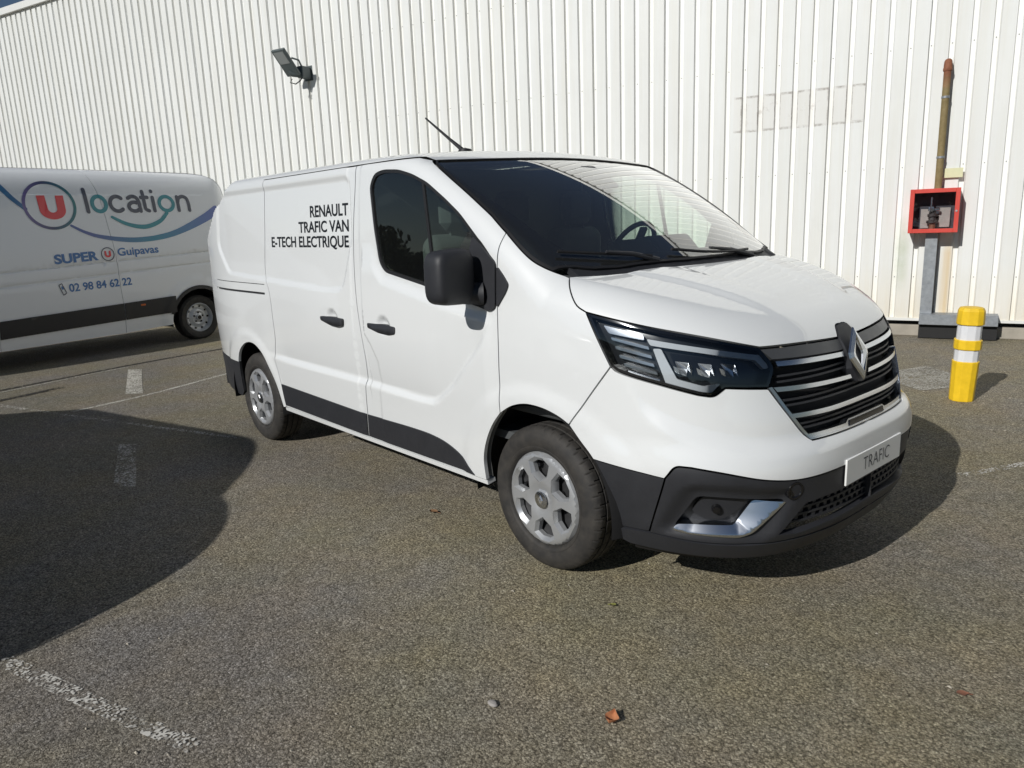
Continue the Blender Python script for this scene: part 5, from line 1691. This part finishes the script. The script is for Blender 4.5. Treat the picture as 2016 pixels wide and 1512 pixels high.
    # ---- printed graphics
    def put(name, V2, F2, mat, off=.004):
        V2 = np.asarray(V2, float); Pn = s_m(V2); Pn = Pn + np.c_[np.zeros(len(V2)), -(off + D_m(V2)), np.zeros(len(V2))]
        fl = []
        for f in F2:
            a, b_, c = (V2[f[0]], V2[f[1]], V2[f[2]])
            fl.append(f)
        return mesh_obj(name, Pn, fl, mat, root, smooth=False)

    def stroke(pts, w, closed=False, step=.012):
        P_ = spline(pts, step, closed)
        m = len(P_)
        t = (np.roll(P_, -1, 0) - np.roll(P_, 1, 0)) if closed else np.gradient(P_, axis=0)
        t /= np.linalg.norm(t, axis=1)[:, None]; n = np.c_[-t[:, 1], t[:, 0]]
        wv = np.broadcast_to(np.asarray(w, float), (m,)) if np.ndim(w) == 0 else np.interp(np.linspace(0, 1, m), np.linspace(0, 1, len(w)), w)
        V = list(map(tuple, np.vstack([P_ + n * wv[:, None] / 2, P_ - n * wv[:, None] / 2])))
        F = [(i, m + i, m + (i + 1) % m, (i + 1) % m) for i in range(m if closed else m - 1)]
        if not closed:
            for e, sg in ((0, -1), (m - 1, 1)):
                c = P_[e]; base = len(V); a0 = math.atan2(n[e][1], n[e][0])
                arc = [tuple(c + wv[e] / 2 * np.array([math.cos(a0 - sg * math.pi * k / 8), math.sin(a0 - sg * math.pi * k / 8)])) for k in range(1, 8)]
                V += arc
                F.append(tuple([e] + list(range(base, base + 7)) + [m + e]))
        return V, F

    def grad_mat(name, stops, axis=0, a=0.0, b_=1.0):
        m, nt, bs = new_mat(name)
        tc = nd(nt, 'ShaderNodeTexCoord'); s_ = nd(nt, 'ShaderNodeSeparateXYZ'); lk(nt, tc.outputs['Object'], s_.inputs[0])
        mr = nd(nt, 'ShaderNodeMapRange', clamp=True); lk(nt, s_.outputs[axis], mr.inputs[0]); mr.inputs[1].default_value = a; mr.inputs[2].default_value = b_
        r = ramp(nt, stops, mr.outputs[0]); lk(nt, r.outputs[0], bs.inputs['Base Color'])
        bs.inputs['Roughness'].default_value = .4; bs.inputs['Coat Weight'].default_value = .4
        return m
    slate = plain('print_slate', (.055, .065, .10), .4, coat=.4)
    teal = plain('print_teal', (.02, .27, .32), .4, coat=.4)
    redm = plain('print_red', (.80, .06, .07), .4, coat=.4)
    blue = plain('print_blue', (.035, .16, .42), .4, coat=.4)
    gswo = grad_mat('print_swoosh', [(0, (.03, .17, .34)), (.35, (.10, .13, .36)), (.65, (.03, .25, .36)), (1, (.12, .17, .46))], 0, .5, 3.4)
    gring = grad_mat('print_ring', [(0, (.17, .13, .34)), (.45, (.05, .06, .14)), (1, (.02, .20, .22))], 0, .78, 1.42)
    cc = (1.095, 1.985)
    circ = [(cc[0] + .300 * math.cos(t), cc[1] + .285 * math.sin(t)) for t in np.linspace(0, 2 * math.pi, 24, endpoint=False)]
    put('ring_graphic', *stroke(circ, .036, True), gring)
    # red letter U
    U_ = [(.955, 2.108), (1.055, 2.108), (1.062, 1.945)] + [(1.118 + .056 * math.cos(R(t)), 1.945 + .050 * math.sin(R(t))) for t in np.linspace(180, 360, 9)] + [(1.180, 2.108), (1.278, 2.108), (1.276, 1.93)] \
        + [(1.118 + .158 * math.cos(R(t)), 1.93 + .12 * math.sin(R(t))) for t in np.linspace(0, -180, 13)]
    U_ = np.array(U_)
    put('letter_graphic', U_, [tuple(range(len(U_)))], redm)
    ell = lambda x0, x1, z0, z1, a0, a1, n=18: [((x0 + x1) / 2 + (x1 - x0) / 2 * math.cos(R(t)), (z0 + z1) / 2 + (z1 - z0) / 2 * math.sin(R(t))) for t in np.linspace(a0, a1, n)]
    bz, xz, lw = 1.902, 2.098, .050
    letters = [(slate, [[(1.550, 2.185), (1.552, 2.05), (1.556, 1.900)]]),
               (teal, [('c', ell(1.625, 1.805, bz, xz, 0, 340, 18))]),
               (slate, [ell(1.865, 2.055, bz, xz, 48, 312, 20)]),
               (slate, [ell(2.115, 2.270, 1.900, 2.02, 60, 320, 18), [(2.12, 2.075), (2.17, 2.098), (2.235, 2.085), (2.268, 2.02), (2.270, 1.96), (2.272, 1.900)]]),
               (slate, [[(2.345, 2.165), (2.345, 2.0), (2.352, 1.925), (2.395, 1.902)], [(2.310, 2.085), (2.345, 2.086), (2.400, 2.086)]]),
               (slate, [[(2.478, 2.085), (2.478, 2.0), (2.478, 1.902)], [(2.478, 2.168), (2.478, 2.172)]]),
               (teal, [('c', ell(2.565, 2.775, bz, xz, 0, 340, 18))]),
               (slate, [[(2.850, 2.095), (2.850, 2.0), (2.850, 1.902)], [(2.852, 2.02), (2.875, 2.075), (2.935, 2.100), (2.995, 2.075), (3.015, 2.01), (3.016, 1.902)]])]
    for k, (mt, strokes) in enumerate(letters):
        V = []; F = []
        for i, st in enumerate(strokes):
            v, f = stroke(st[1], lw, True) if isinstance(st, tuple) else stroke(st, lw)
            bidx = len(V); V += v; F += [tuple(j + bidx for j in q) for q in f]
            if i: # second stroke a hair in front of the first
                pass
        o_ = put('lettering', V, F, mt, .004 + .0004 * (k % 2))
        if len(strokes) > 1: o_['kind'] = 'stuff'
    put('smile_graphic', *stroke([(1.85, 1.826), (2.045, 1.727), (2.293, 1.686), (2.531, 1.763), (2.650, 1.868)], [.035, .05, .06, .055, .045]), teal, .005)
    put('swoosh_graphic', *stroke([(.30, 2.50 - .06), (.544, 2.247), (.68, 2.071), (.802, 1.945)], [.075, .07, .06, .045]), gswo, .0036)
    put('swoosh_graphic', *stroke([(1.300, 1.728), (1.45, 1.642), (1.64, 1.575), (2.119, 1.512), (2.656, 1.57), (3.244, 1.790), (3.45, 1.90)], [.03, .05, .065, .07, .08, .11, .13]), gswo, .0036)

    def word(txt, x0, x1, z0, z1, mt, bold, rise):
        V, F = fit_text(txt, x0, x1, z0, z1, bold)
        V = V.copy(); V[:, 1] += (V[:, 0] - x0) * rise
        put('lettering', V, F, mt)
    word('SUPER', 1.005, 1.560, 1.250, 1.372, blue, .040, .036)
    word('Guipavas', 1.825, 2.412, 1.306, 1.412, blue, .022, .026)
    word('02 98 84 62 22', 1.124, 1.956, .889, .992, blue, .022, .022)
    cc2 = (1.690, 1.340)
    put('ring_graphic', *stroke([(cc2[0] + .083 * math.cos(t), cc2[1] + .085 * math.sin(t)) for t in np.linspace(0, 2 * math.pi, 18, endpoint=False)], .012, True), slate)
    u2 = (U_ - [1.117, 1.955]) * [.27, .29] + cc2
    put('letter_graphic', u2, [tuple(range(len(u2)))], redm)
    put('phone_graphic', *stroke(line([(1.005, .985), (1.042, 1.006), (1.085, .880), (1.044, .856)], .02, True), .011, True, .02), slate)
    put('phone_graphic', [(1.030, .965), (1.052, .975), (1.062, .935), (1.040, .925)], [(0, 1, 2, 3)], blue)
    return root


rental_van()

# ------------------------------------------------------------------ the subject and the van whose shadow falls from the left
van = build_van()
prop(van, 'white panel van with black lettering on its sliding door, front wheel nearest the camera', 'van', 'white panel vans of the same model')
van2 = copy_tree(van)
van2.location = (-1.784, -4.60, 0)
van2.rotation_euler = (0, 0, R(17.2))
prop(van2, 'white panel van beyond the left edge that casts the large foreground shadow', 'van', 'white panel vans of the same model')
